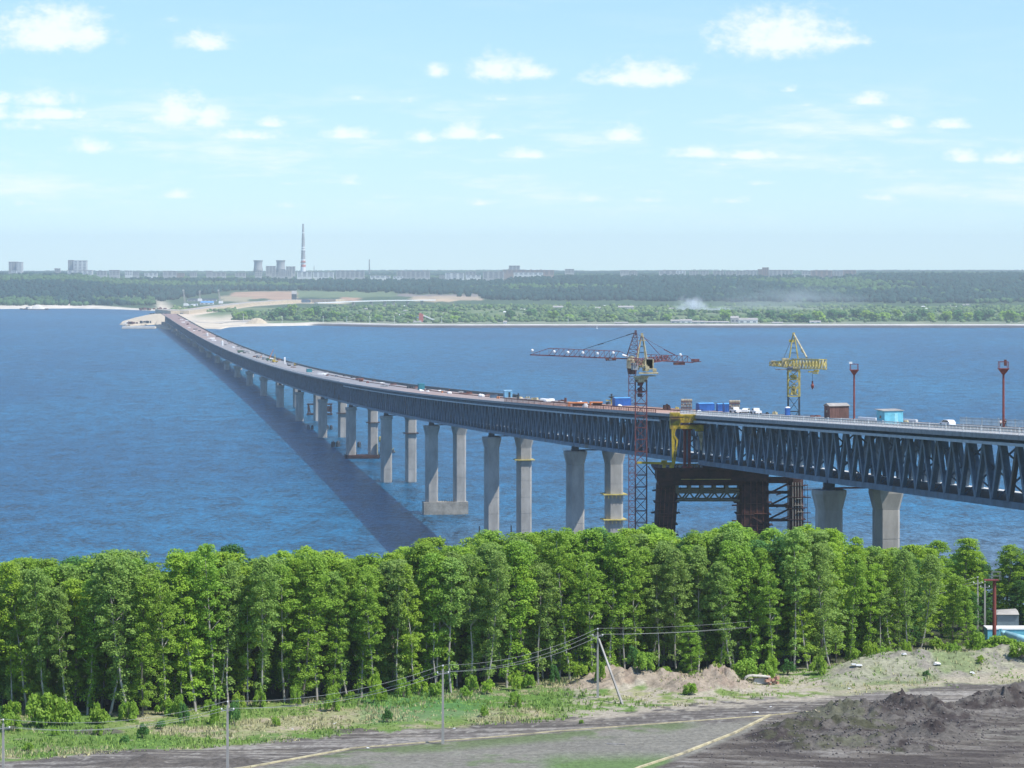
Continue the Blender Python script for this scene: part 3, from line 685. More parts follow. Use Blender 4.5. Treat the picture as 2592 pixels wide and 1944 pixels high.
# deck: slab with edge fascias
def deckstrip(name, t0, t1, z0, z1, mt, a=480, b=5690, st=22.0):
    m = MB(); ns = stations(a, b, st)
    for i in range(len(ns)-1):
        k = len(m.v)
        for s in (ns[i], ns[i+1]):
            for t, z in ((t0, z0), (t1, z0), (t1, z1), (t0, z1)): m.v.append(tuple(BP(s, t, dz=z)))
        m.f += [(k+(j+1) % 4, k+j, k+4+j, k+4+(j+1) % 4) for j in range(4)]
        if i == 0: m.f.append((k, k+1, k+2, k+3))
        if i == len(ns)-2: m.f.append((k+7, k+6, k+5, k+4))
    return m.build(name, mt, bridge)
def deck_mat():
    m = bpy.data.materials.new('deck_surface'); m.use_nodes = True; nt = m.node_tree; N = nt.nodes.new; L = nt.links.new
    p = nt.nodes['Principled BSDF']; p.inputs['Roughness'].default_value = .9; p.inputs['Specular IOR Level'].default_value = .2
    g = N('ShaderNodeNewGeometry'); sp = N('ShaderNodeSeparateXYZ'); L(g.outputs['Position'], sp.inputs[0])
    n = N('ShaderNodeTexNoise'); n.inputs['Scale'].default_value = .12; n.inputs['Detail'].default_value = 6; L(g.outputs['Position'], n.inputs[0])
    s = N('ShaderNodeMath'); s.operation = 'MULTIPLY_ADD'; L(n.outputs[0], s.inputs[0]); s.inputs[1].default_value = 160; L(sp.outputs[1], s.inputs[2])
    mr = N('ShaderNodeMapRange'); mr.inputs[1].default_value = 400; mr.inputs[2].default_value = 6400; L(s.outputs[0], mr.inputs[0])
    cr = N('ShaderNodeValToRGB'); e = cr.color_ramp.elements
    def st(Y): return (Y-320)/6000
    pts = [(500, (.36, .34, .32)), (900, (.32, .30, .29)), (965, (.38, .24, .18)), (1150, (.36, .22, .17)), (1260, (.25, .23, .22)), (1500, (.33, .25, .22)), (1900, (.25, .25, .26)), (3000, (.27, .265, .26)), (3800, (.26, .24, .235)), (4100, (.30, .23, .20)), (5600, (.27, .19, .17))]
    e[0].position = st(pts[0][0]); e[0].color = (*pts[0][1], 1); e[1].position = st(pts[-1][0]); e[1].color = (*pts[-1][1], 1)
    for Y, c in pts[1:-1]: k = e.new(st(Y)); k.color = (*c, 1)
    L(mr.outputs[0], cr.inputs[0])
    mv = N('ShaderNodeMapRange'); mv.inputs[1].default_value = .3; mv.inputs[2].default_value = .7; mv.inputs[3].default_value = .75; mv.inputs[4].default_value = 1.2; L(n.outputs[0], mv.inputs[0])
    sc_ = N('ShaderNodeVectorMath'); sc_.operation = 'SCALE'; L(cr.outputs[0], sc_.inputs[0]); L(mv.outputs[0], sc_.inputs['Scale']); L(sc_.outputs[0], p.inputs['Base Color'])
    return m
deckstrip('deck', -12.9, 12.9, DEPTH-.45, DEPTH, deck_mat())
deckstrip('near_edge_beam', -13.2, -12.95, DEPTH-.75, DEPTH+.1, M_['grey'])
deckstrip('far_edge_beam', 12.95, 13.2, DEPTH-.75, DEPTH+.1, M_['grey'])
deckstrip('track_slab', -3.2, -2.6, DEPTH+.004, DEPTH+.3, M_['steel_dark'], 480, 900)
deckstrip('sidewalk', -12.7, -11.0, DEPTH+.004, DEPTH+.15, M_['conc'], 480, 900)
deckstrip('lower_flange', 6.0, 8.7, 1.32, 1.42, M_['plastic'], 480, 890)  # both flange strips coloured pale to paint sunlight on the far lower chord
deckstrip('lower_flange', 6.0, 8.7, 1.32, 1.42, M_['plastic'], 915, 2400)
deckstrip('kerb', 3.0, 3.5, DEPTH+.004, DEPTH+.35, M_['rust'], 480, 2300)
deckstrip('formwork_parapet', 11.8, 12.5, DEPTH+.004, DEPTH+1.35, mat('parapet_grey', (.10, .12, .125), .8), 1380, 5600)
deckstrip('service_ledge', -14.0, -13.6, DEPTH-2.3, DEPTH-1.8, M_['steel_light'], 1240, 1960)
deckstrip('service_ledge', -14.0, -13.6, DEPTH-2.3, DEPTH-1.8, M_['steel_light'], 918, 1236)
deckstrip('service_ledge', -13.6, -13.2, DEPTH-1.9, DEPTH-1.35, M_['steel_light'], 480, 886)
def railing(name, t, a, b, m_, pst=2.2, h=1.15):
    m = MB(); ns = stations(a, b, pst)
    for i, s in enumerate(ns):
        q = BP(s, t, dz=DEPTH); m.bar(q, q+Vector((0, 0, h*(1.15 if i % 5 == 0 else 1))), .24 if i % 5 == 0 else .14)
        if i < len(ns)-1:
            for z in (h, h*.55, .18):
                m.bar(BP(s, t, dz=DEPTH+z), BP(ns[i+1], t, dz=DEPTH+z), .15 if z == h else .08)
            if a < 900:
                for k in (.33, .66):
                    q = BP(s+(ns[i+1]-s)*k, t, dz=DEPTH+.1); m.bar(q, q+Vector((0, 0, h-.1)), .09)
    m.build(name, m_, bridge)
railing('near_railing', -12.8, 480, 893, M_['plastic'], 2.4, 1.35)
railing('far_railing', 12.7, 480, 700, M_['steel_light'], 2.4, 1.6)
railing('near_railing', -12.8, 930, 1250, M_['rust'], 3.0, 1.2)
railing('near_railing', -12.8, 2000, 3200, M_['steel_light'], 9, 1.2)
# expansion posts between the spans
def column(Y0, t, top, wd=6.1, cap=True, bottom=-3):
    "octagonal concrete column, flared head, casting joints"
    m = MB(); c = BP(Y0, t, z=0); zt = top-drop(c.x, c.y)
    rz = math.atan2(TX.y, TX.x)
    def ring(z, w_, ch=1.45):
        h = w_/2; d = h*.92; pts = [(-h+ch, -d), (h-ch*.55, -d), (h, -d+ch*.9), (h, d-ch*.9), (h-ch, d), (-h+ch, d), (-h, d-ch), (-h, -d+ch)]
        return [(c.x+x*math.cos(rz)-y*math.sin(rz), c.y+x*math.sin(rz)+y*math.cos(rz), z) for x, y in pts]
    zs = [(zt, wd*1.26), (zt-.9, wd*1.26), (zt-4.6, wd), ]
    if not cap: zs = [(zt, wd*1.14), (zt-1.2, wd*1.14), (zt-2.2, wd)]
    z = zs[-1][0]
    while z > bottom+.5:
        zn = max(bottom, z-7.0); zs += [(z-.10, wd), (z-.101, wd-.12), (z-.32, wd-.12), (z-.321, wd)]; z = zn; zs.append((z, wd))
    k = len(m.v)
    for z, w_ in zs: m.v += ring(z, w_)
    for j in range(len(zs)-1):
        m.f += [(k+j*8+i, k+(j+1)*8+i, k+(j+1)*8+(i+1) % 8, k+j*8+(i+1) % 8) for i in range(8)]
    m.f.append(tuple(k+i for i in range(8))); m.f.append(tuple(k+(len(zs)-1)*8+i for i in range(8))[::-1])
    return m
for i, Y0 in enumerate(PIERS):
    e = bpy.data.objects.new('pier', None); COL.objects.link(e); e.parent = bridge; e.empty_display_size = 1
    e.location = BP(Y0, 0, z=0)-bridge.location
    top = zb(Y0)-1.6
    wd = 6.2 if i else 6.0
    for t in (-7, 7):
        column(Y0, t, top, wd, cap=i < 4).build('column', M_['conc'], e)
        b = MB(); q = BP(Y0, t, z=0); zt = top-drop(q.x, q.y)
        b.box((q.x, q.y, zt+.8), (2.6, 2.6, 1.6)); b.build('bearing', M_['steel_dark'], e)
    if Y0 < 2300:
        b = MB(); b.bar(BP(Y0, -8.5, z=top+.35), BP(Y0, 8.5, z=top+.35), .9, .35); b.build('bearing_platform', M_['rust_dark'] if i else M_['redpaint'], e)
    if i in (3,):
        m = MB(); a, b = BP(Y0, -7-4.2, z=3.0), BP(Y0, 7+4.0, z=3.0); m.bar(a, b, 7.4, 6.4)
        m.build('footing', M_['conc_dark'], e)
        rb = MB()
        for k in range(14): q = BP(Y0-2.5, -8+k*1.2, z=6.2); rb.bar(q, q+Vector((rng.uniform(-.3, .3), 0, rng.uniform(.5, 1.6))), .12)
        rb.build('formwork_remains', M_['rust_dark'], e)
    if i in (4, 5, 7, 8):
        m = MB(); m.bar(BP(Y0-1, -11, z=.8), BP(Y0-1, 11, z=.8), 9.5, 1.8)
        for t in (-10.5, -4, 4, 10.5): m.bar(BP(Y0-5, t, z=1.4), BP(Y0-5, t, z=3.4), .3)
        if i in (5,): m.build('pier_fender', M_['rust_dark'], e)
    if i > 8:
        m = MB(); m.bar(BP(Y0, -11, z=top+.2), BP(Y0, 11, z=top+.2), 7.5, 2.2); m.build('pier_cap', M_['conc'], e)
    if i in (2, 4, 5, 6):
        for dz in (9.8,):
            m = MB(); m.box(tuple(BP(Y0, 7, z=top-dz)), (8.4, 8.0, .35), math.atan2(TX.y, TX.x))
            for k in (-3.8, 3.8): m.bar(BP(Y0, 7+k, z=top-dz)+Vector((0, -3.9, 0)), BP(Y0, 7+k, z=top-dz)+Vector((0, -3.9, -1.1)), .15)
            m.build('work_platform', M_['yellow_dull'] if i < 3 else M_['rust_dark'], e)
    if i == 1:
        for dz in (15.5, 24.5):
            m = MB(); m.box(tuple(BP(Y0, 7, z=top-dz)), (8.6, 8.2, .35), math.atan2(TX.y, TX.x))
            for k in range(6): q = BP(Y0, 3.6+k*1.4, z=top-dz)+Vector((0, -3.9, 0)); m.bar(q, q+Vector((0, 0, -1.3)), .15)
            m.build('work_platform', M_['yellow_dull'], e)
m = MB()
for t in (-13, 13): pass
m.bar(BP(5672, -13.5, z=4), BP(5672, 13.5, z=4), 14, 9.4); m.build('abutment', M_['conc'], bridge)
# ---- unfinished pier at the joint: steel cased towers carrying a platform
ut = thing('pier_scaffold', 'huge dark rusty steel trestle under construction, beneath the joint of the bridge', 'scaffold', W(1800, 1400, 885)*1)
ut.location = (W(1800, 1400, 890).x, 890, 0)
def leg(px0t, px1t, px0b, px1b, yt, Y, dep, name='tower_leg', bot=-2, rim=1, mt='rust_dark'):
    m = MB(); zt = W(0, yt, Y).z
    yb = 1400; kb = (H-(-2))/(H-zt)
    a0, a1 = W(px0t, yt, Y).x, W(px1t, yt, Y).x; b0, b1 = W(px0b, yb, Y).x, W(px1b, yb, Y).x
    zb_ = W(0, yb, Y).z; ext = (zt-bot)/(zt-zb_); b0 = a0+(b0-a0)*ext; b1 = a1+(b1-a1)*ext
    c = .9
    top = [(a0+c, Y, zt), (a1-c, Y, zt), (a1, Y+c, zt), (a1, Y+dep-c, zt), (a1-c, Y+dep, zt), (a0+c, Y+dep, zt), (a0, Y+dep-c, zt), (a0, Y+c, zt)]
    low = [(b0+c, Y, bot), (b1-c, Y, bot), (b1, Y+c, bot), (b1, Y+dep-c, bot), (b1-c, Y+dep, bot), (b0+c, Y+dep, bot), (b0, Y+dep-c, bot), (b0, Y+c, bot)]
    k = len(m.v); m.v += low+top; m.f += [(k+i, k+(i+1) % 8, k+8+(i+1) % 8, k+8+i) for i in range(8)]+[tuple(range(k, k+8))[::-1], tuple(range(k+8, k+16))]
    m.build(name, M_[mt], ut)
    r = MB(); n = 11 if rim else 0
    for i in range(n):
        z = zt-2-i*3.2
        if z < zt-36: break
        f_ = (zt-z)/(zt-bot); x0 = a0+(b0-a0)*f_; x1 = a1+(b1-a1)*f_
        r.box(((x0+x1)/2, Y+dep/2, z), (x1-x0+.5+.7*(i % 2), dep+.6, .16))
        if i % 2 == 0:
            for xx in (x0-.7, x1+.7): r.bar((xx, Y, z), (xx, Y, z+1.1), .06); r.bar((xx, Y+3, z), (xx, Y+3, z+1.1), .06); r.bar((xx, Y, z+1.1), (xx, Y+3, z+1.1), .06)
            r.box((x0-.5, Y+dep/2, z), (1.3, dep*.7, .1)); r.box((x1+.5, Y+dep/2, z), (1.3, dep*.7, .1))
    if n: r.build('walkway', M_['rust_dark'], ut)
    if n:
        r = MB(); rr = random.Random(int(px0t))
        for i in range(14):
            z = zt-rr.uniform(1, 34); f_ = (zt-z)/(zt-bot); x0 = a0+(b0-a0)*f_; x1 = a1+(b1-a1)*f_; xa = rr.uniform(x0, x1-1.5)
            r.bar((xa, Y-.35, z), (min(x1, xa+rr.uniform(1, 4)), Y-.35, z), .5, .09)
        for i in range(1, 5): f0 = i/5; r.bar((a0+(a1-a0)*f0, Y-.1, zt-1), (b0+(b1-b0)*f0, Y-.1, bot+5), .2)
        r.build('plank', M_['rust'] if rr.random() < .5 else M_['conc_dark'], ut)
leg(1663, 1718, 1655, 1706, 1226, 893, 7)
leg(1871, 1945, 1868, 1950, 1200, 890, 9)
leg(2000, 2034, 2000, 2036, 1212, 884, 4)
def pbox(px0, px1, py0, py1, Y, dep, m=None):
    m = m or MB(); a = W(px0, py1, Y); b = W(px1, py0, Y)
    m.box(((a.x+b.x)/2, Y+dep/2, (a.z+b.z)/2), (b.x-a.x, dep, b.z-a.z)); return m
m = pbox(1663, 1946, 1190, 1218, 889, 14); pbox(1667, 1946, 1218.3, 1229, 890, 12, m); m.build('cap_beam', M_['rust_dark'], ut)
m = pbox(1655, 1990, 1184, 1189.6, 886, 18); m.build('platform', M_['rust_dark'], ut)
m = pbox(1725, 1870, 1238, 1241, 889.5, .6); pbox(1724, 1850, 1212.5, 1214, 888.7, .3, m)
for x in range(1668, 1770, 9): p = W(x, 1184, 886.2); m.bar(p, p+Vector((0, 0, 1.0)), .06)
m.bar(W(1668, 1176, 886.2), W(1768, 1176, 886.2), .06)
m.build('handrail', M_['yellow_dull'], ut)
m = MB(); A = W(1712, 1255, 889); B = W(1872, 1255, 889)
for dy in (0, 7):
    for yy in (1241, 1247, 1267): m.bar(W(1712, yy, 889)+Vector((0, dy, 0)), W(1872, yy, 889)+Vector((0, dy, 0)), .35, .5)
    n = 5
    for i in range(n):
        x0 = 1714+i*31.5; m.bar(W(x0, 1247, 889)+Vector((0, dy, 0)), W(x0+15.7, 1267, 889)+Vector((0, dy, 0)), .45); m.bar(W(x0+15.7, 1267, 889)+Vector((0, dy, 0)), W(x0+31.5, 1247, 889)+Vector((0, dy, 0)), .45)
        m.bar(W(x0, 1229, 889)+Vector((0, dy, 0)), W(x0, 1247, 889)+Vector((0, dy, 0)), .9)
m.build('lattice_girder', mat('olive_steel', (.13, .12, .07), .8), ut)
m = MB()
for i, yy in enumerate((1215, 1246, 1280, 1316)):
    m.bar(W(1940, yy, 890), W(2010, yy, 886), 1.0 if i < 2 else .7, 1.8 if i == 0 else .8)
    if i < 3: m.bar(W(2006, yy+4, 888), W(1942, yy+36, 891), .5); m.bar(W(2010, yy+22, 892), W(1965, yy+38, 893), .35)
for yy in (1262, 1330): m.bar(W(1942, yy, 890), W(1905, yy-22, 889.5), .5)
m.build('brace', M_['rust_dark'], ut)
m = MB(); m.bar(W(1660, 1206, 887), W(1640, 1180, 887), .3); m.bar(W(1672, 1372, 892.5), W(1640, 1362, 892.5), 1.4, .3)
for x in (2037, 2044): m.bar(W(x, 1225, 886), W(x, 1330, 886), .12)
for yy in (1240, 1259, 1298, 1322): m.bar(W(2030, yy, 886), W(2052, yy, 886), 1.2, .18); m.bar(W(1866, yy+20, 889), W(1853, yy+20, 889), 2, .3)
m.build('side_platform', M_['rust_dark'], ut)
m = MB()
for i in range(26):
    p = W(rng.uniform(1670, 1790), 1184, rng.uniform(886.5, 893)); s = rng.uniform(.2, .8)
    m.box((p.x, p.y, p.z+s/2), (s, s*.8, s), rng.uniform(0, 3))
m.build('stored_timber', M_['grey'], ut)
# yellow lifting frame
yf = thing('gantry_crane', 'yellow steel lifting frame with a tapered leg, standing on the rusty platform', 'crane', W(1706, 1184, 876))
m = pbox(1697, 1722, 1046, 1086, 868, 5); pbox(1722, 1763, 1050, 1070, 868.4, 4, m); pbox(1722.5, 1764, 1077, 1086, 868.2, 4.4, m); pbox(1760, 1781, 1075, 1092, 868.8, 3, m)
m.build('head_girder', M_['yellow'], yf)
m = MB()
m.prism([W(1700, 1086, 868), W(1709, 1086, 868), W(1706, 1184, 868), W(1701.5, 1184, 868)], (0, 2, 0))
m.prism([W(1712, 1086, 867.9), W(1707, 1100, 867.9), W(1717, 1113, 867.9), W(1708.8, 1176, 867.9), W(1706.5, 1176, 867.9), W(1712, 1116, 867.9), W(1705, 1104, 867.9), W(1707.5, 1086, 867.9)], (0, 1.6, 0))
m.bar(W(1706, 1137, 868.5), W(1714, 1137, 868.5), .5); m.build('leg', M_['yellow'], yf)
m = MB(); m.bar(W(1695, 1056, 867.5), W(1730, 1056, 867.5), .5, .25); m.bar(W(1722, 1073.5, 867.5), W(1790, 1073.5, 867.5), .4, .3)
for x in range(1698, 1782, 8): m.bar(W(x, 1046, 867.7), W(x, 1037, 867.7), .07)
m.bar(W(1698, 1037, 867.7), W(1780, 1037, 867.7), .07); m.build('walkway', M_['rust_dark'], yf)
m = pbox(1768, 1779, 1094, 1104, 868.8, 1.5); m.prism([W(1770, 1104, 869), W(1779, 1104, 869), W(1776, 1140, 869), W(1774, 1140, 869)], (0, 1, 0)); m.build('hoist', M_['cream'], yf)
for nm, x in (('red_prop', 1733), ('red_prop', 1745)):
    m = MB(); a = W(x, 1184, 877); m.cyl(a, W(x, 1085, 877), .42); m.cyl(W(x, 1089, 877), W(x, 1083, 877), .8); m.cyl(a, a+Vector((0, 0, .4)), .8)
    o = m.build('steel_prop', M_['redpaint']); tag(o, 'red steel prop, '+('left' if x == 1733 else 'right')+' one of the two beside the yellow frame', 'prop', 'red props on the rusty platform'); recenter(o, a)
m = MB(); y0 = 872
m.bar(W(1612, 1171, y0), W(1700, 1173, y0), .5, .6); m.box(tuple(W(1681, 1168, y0)), (1.6, 2, .6)); m.bar(W(1681, 1184, y0), W(1681, 1169, y0), .8); m.bar(W(1698, 1184, y0), W(1698, 1170, y0), .7)
o = m.build('winch_beam', M_['yellow']); tag(o, 'low yellow beam on short posts sticking out left from the rusty platform', 'beam'); recenter(o, W(1681, 1184, y0))
# ------------------------------------------------------------ tower cranes
BRZ = math.atan2(TX.y, TX.x)      # transverse direction of the bridge
def S2M(px, Y): return px*Y/F
# near crane: its jib points away, so it is seen end-on
def near_crane():
    Y = 905; c = W(1622.5, 1400, Y); zt = W(0, 962, Y).z
    t = thing('tower_crane', 'red lattice tower crane in front of the bridge with cluttered cream winch deck', 'crane', (c.x, Y, 0))
    m = MB(); m.lattice((c.x, Y, -1), (c.x, Y, zt), 3.3, 3.3, 27, .17)
    for i in range(3): m.box((c.x-.3, Y, W(0, 1000-i*14, Y).z), (1.4, 1.2, 1.0))
    m.build('mast', M_['cranered'], t)
    m = MB(); p0 = W(1618, 991, Y); m.bar(p0, W(1627, 968, Y), .9, .5); m.bar(W(1616, 993, Y), W(1632, 991, Y), 1.6, .5); m.build('climbing_frame', M_['rust'], t)
    m = MB(); z = W(0, 957, Y).z
    m.lathe((c.x, Y, z-1.2), [(1.9, 0), (1.9, 1.2), (2.2, 1.3), (2.2, 1.8)], 16)
    m.box((W(1641, 0, Y).x, Y-1, W(0, 944, Y).z), (5.6, 5, .35)); m.box((W(1640, 0, Y).x, Y-1, W(0, 951, Y).z), (4.4, 4, .25))
    m.build('slewing_platform', M_['cream'], t)
    m = MB(); rg = random.Random(3)
    for i in range(22):
        px, py = rg.uniform(1612, 1640), rg.uniform(915, 938); p = W(px, py, Y-rg.uniform(-1.5, 2))
        m.box(tuple(p), (rg.uniform(.4, 1.3), rg.uniform(.5, 1.2), rg.uniform(.3, 1.1)), rg.uniform(0, 1.5))
    m.box(tuple(W(1643, 922, Y)), (2.6, 3, 2.9)); m.box(tuple(W(1657, 937, Y)), (1.1, 1.2, 1.0)); m.cyl(W(1634, 937, Y-2), W(1642, 933, Y-2), .5); m.cyl(W(1612, 925, Y-2.2), W(1640, 925, Y-2.2), .12)
    m.build('winch', M_['cream'], t)
    m = MB(); a = pbox(1636, 1652, 908, 932, Y-1.5, 3); a.build('machine_house', M_['grey'], t)
    m = MB(); ap = W(1625, 848, Y)
    for dx, dy in ((-1.45, -1), (1.45, -1), (-1.1, 1.3), (1.1, 1.3)):
        b = Vector((c.x+.2+dx*1.05, Y+dy, W(0, 912, Y).z)); m.bar(b, ap+Vector((dx*.12, dy*.12, 0)), .30)
        for k in (.3, .55, .8): 
            q = b.lerp(ap, k); m.bar(q, Vector((2*(c.x+.2)-q.x, q.y, q.z)), .14); m.bar(q, Vector((q.x, 2*Y-q.y, q.z)), .12)
    m.box(tuple(ap), (.7, .7, 1.2)); m.box(tuple(W(1625, 862, Y)), (2.4, .7, .2)); m.build('tower_head', M_['cream'], t)
    # jib pointing away from the viewer, over the bridge
    m = MB(); d = Vector((.30, .954, 0)); a = Vector((c.x, Y, W(0, 914, Y).z)); m.lattice(a+d*2, a+d*32, 1.7, 1.3, 14, .11, tri=True)
    m.build('jib', M_['cranered'], t)
    m = MB(); m.bar(ap, a+d*22+Vector((0, 0, 1)), .12); m.bar(ap, a-d*7+Vector((0, 0, .3)), .12); m.build('tie_bar', M_['cranered'], t)
    m = MB(); m.lattice(a-d*8, a-d*1.5, 1.7, 1.7, 3, .12); m.build('counter_jib', M_['cranered'], t)
    m = MB(); q = a-d*7+Vector((0, 0, -1.3)); m.box(tuple(q), (1.6, 1.6, 2.0), .3); m.build('counterweight', M_['grey'], t)
near_crane()
def far_crane():
    Y = 1163; f = lambda x, y, dy=0: W(x, y, Y+dy); c = f(1600, 1200)
    t = thing('tower_crane', 'dark red tower crane behind the bridge with long jib pointing left', 'crane', (c.x, Y, 0))
    m = MB(); m.lattice((c.x, Y, -2), (c.x, Y, f(0, 935).z), 2.5, 2.5, 34, .14); m.build('mast', M_['cranered'], t)
    m = MB(); m.lattice(f(1600.5, 905), f(1609, 843), 4.2, 1.0, 6, .15, up=(0, 1, 0)); m.box(tuple(f(1609, 842)), (.8, .9, 1.8)); m.bar(f(1598, 854.5), f(1617, 855), .15); m.build('tower_head', mat('grey_red', (.13, .085, .10), .8), t)
    m = MB(); z0 = f(0, 932).z; m.lathe((f(1598.5, 0).x, Y-.6, z0), [(1.9, 0), (1.95, .1), (1.85, 3.0), (1.95, 3.1), (1.8, 3.2), (1.0, 4.3), (.3, 4.6)], 14); m.build('cabin', M_['cream'], t)
    m = MB(); m.lathe((c.x, Y, z0-2.2), [(1.5, 0), (1.7, .8), (1.9, 2.15)], 12); m.build('slewing_ring', M_['rust_dark'], t)
    # jib: box lattice, tapering to the left tip
    m = MB(); T_ = [(1389.5, 881.5), (1418, 882.5), (1443, 883.5), (1468, 884.5), (1493, 885.5), (1518, 886.5), (1543, 887.5), (1568, 889)]
    top = [f(*p) for p in T_]; r = .11
    for dy in (-.9, .9):
        v = Vector((0, dy, 0)); m.bar(f(1341.5, 898)+v*.3, f(1596, 908.5)+v, .28, .4); m.bar(f(1341.5, 898), top[0]+v*.6, r*1.6); m.bar(top[0]+v*.6, top[-1]+v*.6, r*1.8)
        n = 14
        for i in range(n):
            x = 1389.5+i*(178.5/n); x2 = x+178.5/n; yb = lambda q: 898+(q-1341.5)*.0413; yt = lambda q: 881.5+(q-1389.5)*.042
            m.bar(f(x, yb(x))+v, f(x, yt(x))+v*.6, r); m.bar(f(x, yb(x))+v, f(x2, yt(x2))+v*.6, r*.9)
        m.bar(f(1568, 889)+v*.6, f(1590, 899)+v*.6, r*1.5); m.bar(f(1366, 899)+v*.7, f(1366, 890)+v*.4, r)
    for i in range(20): x = 1350+i*12.3; y = 898+(x-1341.5)*.0413; m.bar(f(x, y, -.9), f(x, y, .9), .1); m.bar(f(x, y-7, -.5), f(x, y-7, .5), .05)
    m.build('jib', M_['cranered'], t)
    m = MB(); n = 8
    for dy in (-.8, .8):
        v = Vector((0, dy, 0)); m.bar(f(1610, 910.5)+v, f(1755, 917.5)+v, .28, .36); m.bar(f(1636, 897)+v, f(1740, 901)+v, .16); m.bar(f(1740, 901)+v, f(1752, 912)+v, .14)
        for i in range(n+1):
            x = 1636+i*13; yb = 911+(x-1610)*.048; yt = 897+(x-1636)*.04; m.bar(f(x, yb)+v, f(x, yt)+v, .12)
            if i < n: m.bar(f(x, yb)+v, f(x+13, yt+.5)+v, .1)
    m.box(tuple(f(1760, 912)), (3.0, 1.8, 1.0)); m.bar(f(1750, 917), f(1775, 915), 1.6, .2); m.build('counter_jib', M_['cranered'], t)
    m = MB(); m.box(tuple(f(1719, 920.5)), (4.3, 1.6, .9)); m.build('counterweight', M_['rust'], t)
    m = MB(); m.bar(f(1609, 842), f(1585, 849), .35); m.bar(f(1605, 843), f(1475, 885), .2); m.bar(f(1528, 868.5), f(1513, 873), .4); m.build('tie_bar', M_['steel_dark'], t)
    m = MB(); m.bar(f(1616, 847), f(1706, 898), .13); m.bar(f(1680, 884), f(1710, 899.5), .35); m.build('tie_bar', M_['cranered'], t)
    m = MB(); m.box(tuple(f(1537, 908.5)), (1.4, 2.2, .5)); m.box(tuple(f(1555, 908)), (1.6, 2.2, .6)); m.bar(f(1533, 912), f(1559, 911), .3)
    for x in (1535, 1541, 1552, 1558): m.bar(f(x, 905), f(x, 914), .16)
    m.build('trolley', M_['rust'], t)
    for x, y in ((1347, 887), (1402.5, 890), (1437.5, 892), (1475, 893), (1512, 895), (1552, 893), (1722, 898)):
        m = MB(); q = f(x, y, -1.2); m.lathe(tuple(q-Vector((0, 0, .45))), [(.2, 0), (.55, .2), (.55, .7), (.2, .95)], 8); m.bar(q+Vector((0, 0, .3)), Vector((q.x, Y-.8, f(0, 898+(x-1341)*.04).z)), .05)
        m.build('floodlight', M_['white'], t)
    m = MB(); m.cyl(f(1575, 898.5, -1.5), f(1590, 903, -1.5), .42); m.build('loudspeaker', M_['white'], t)
far_crane()
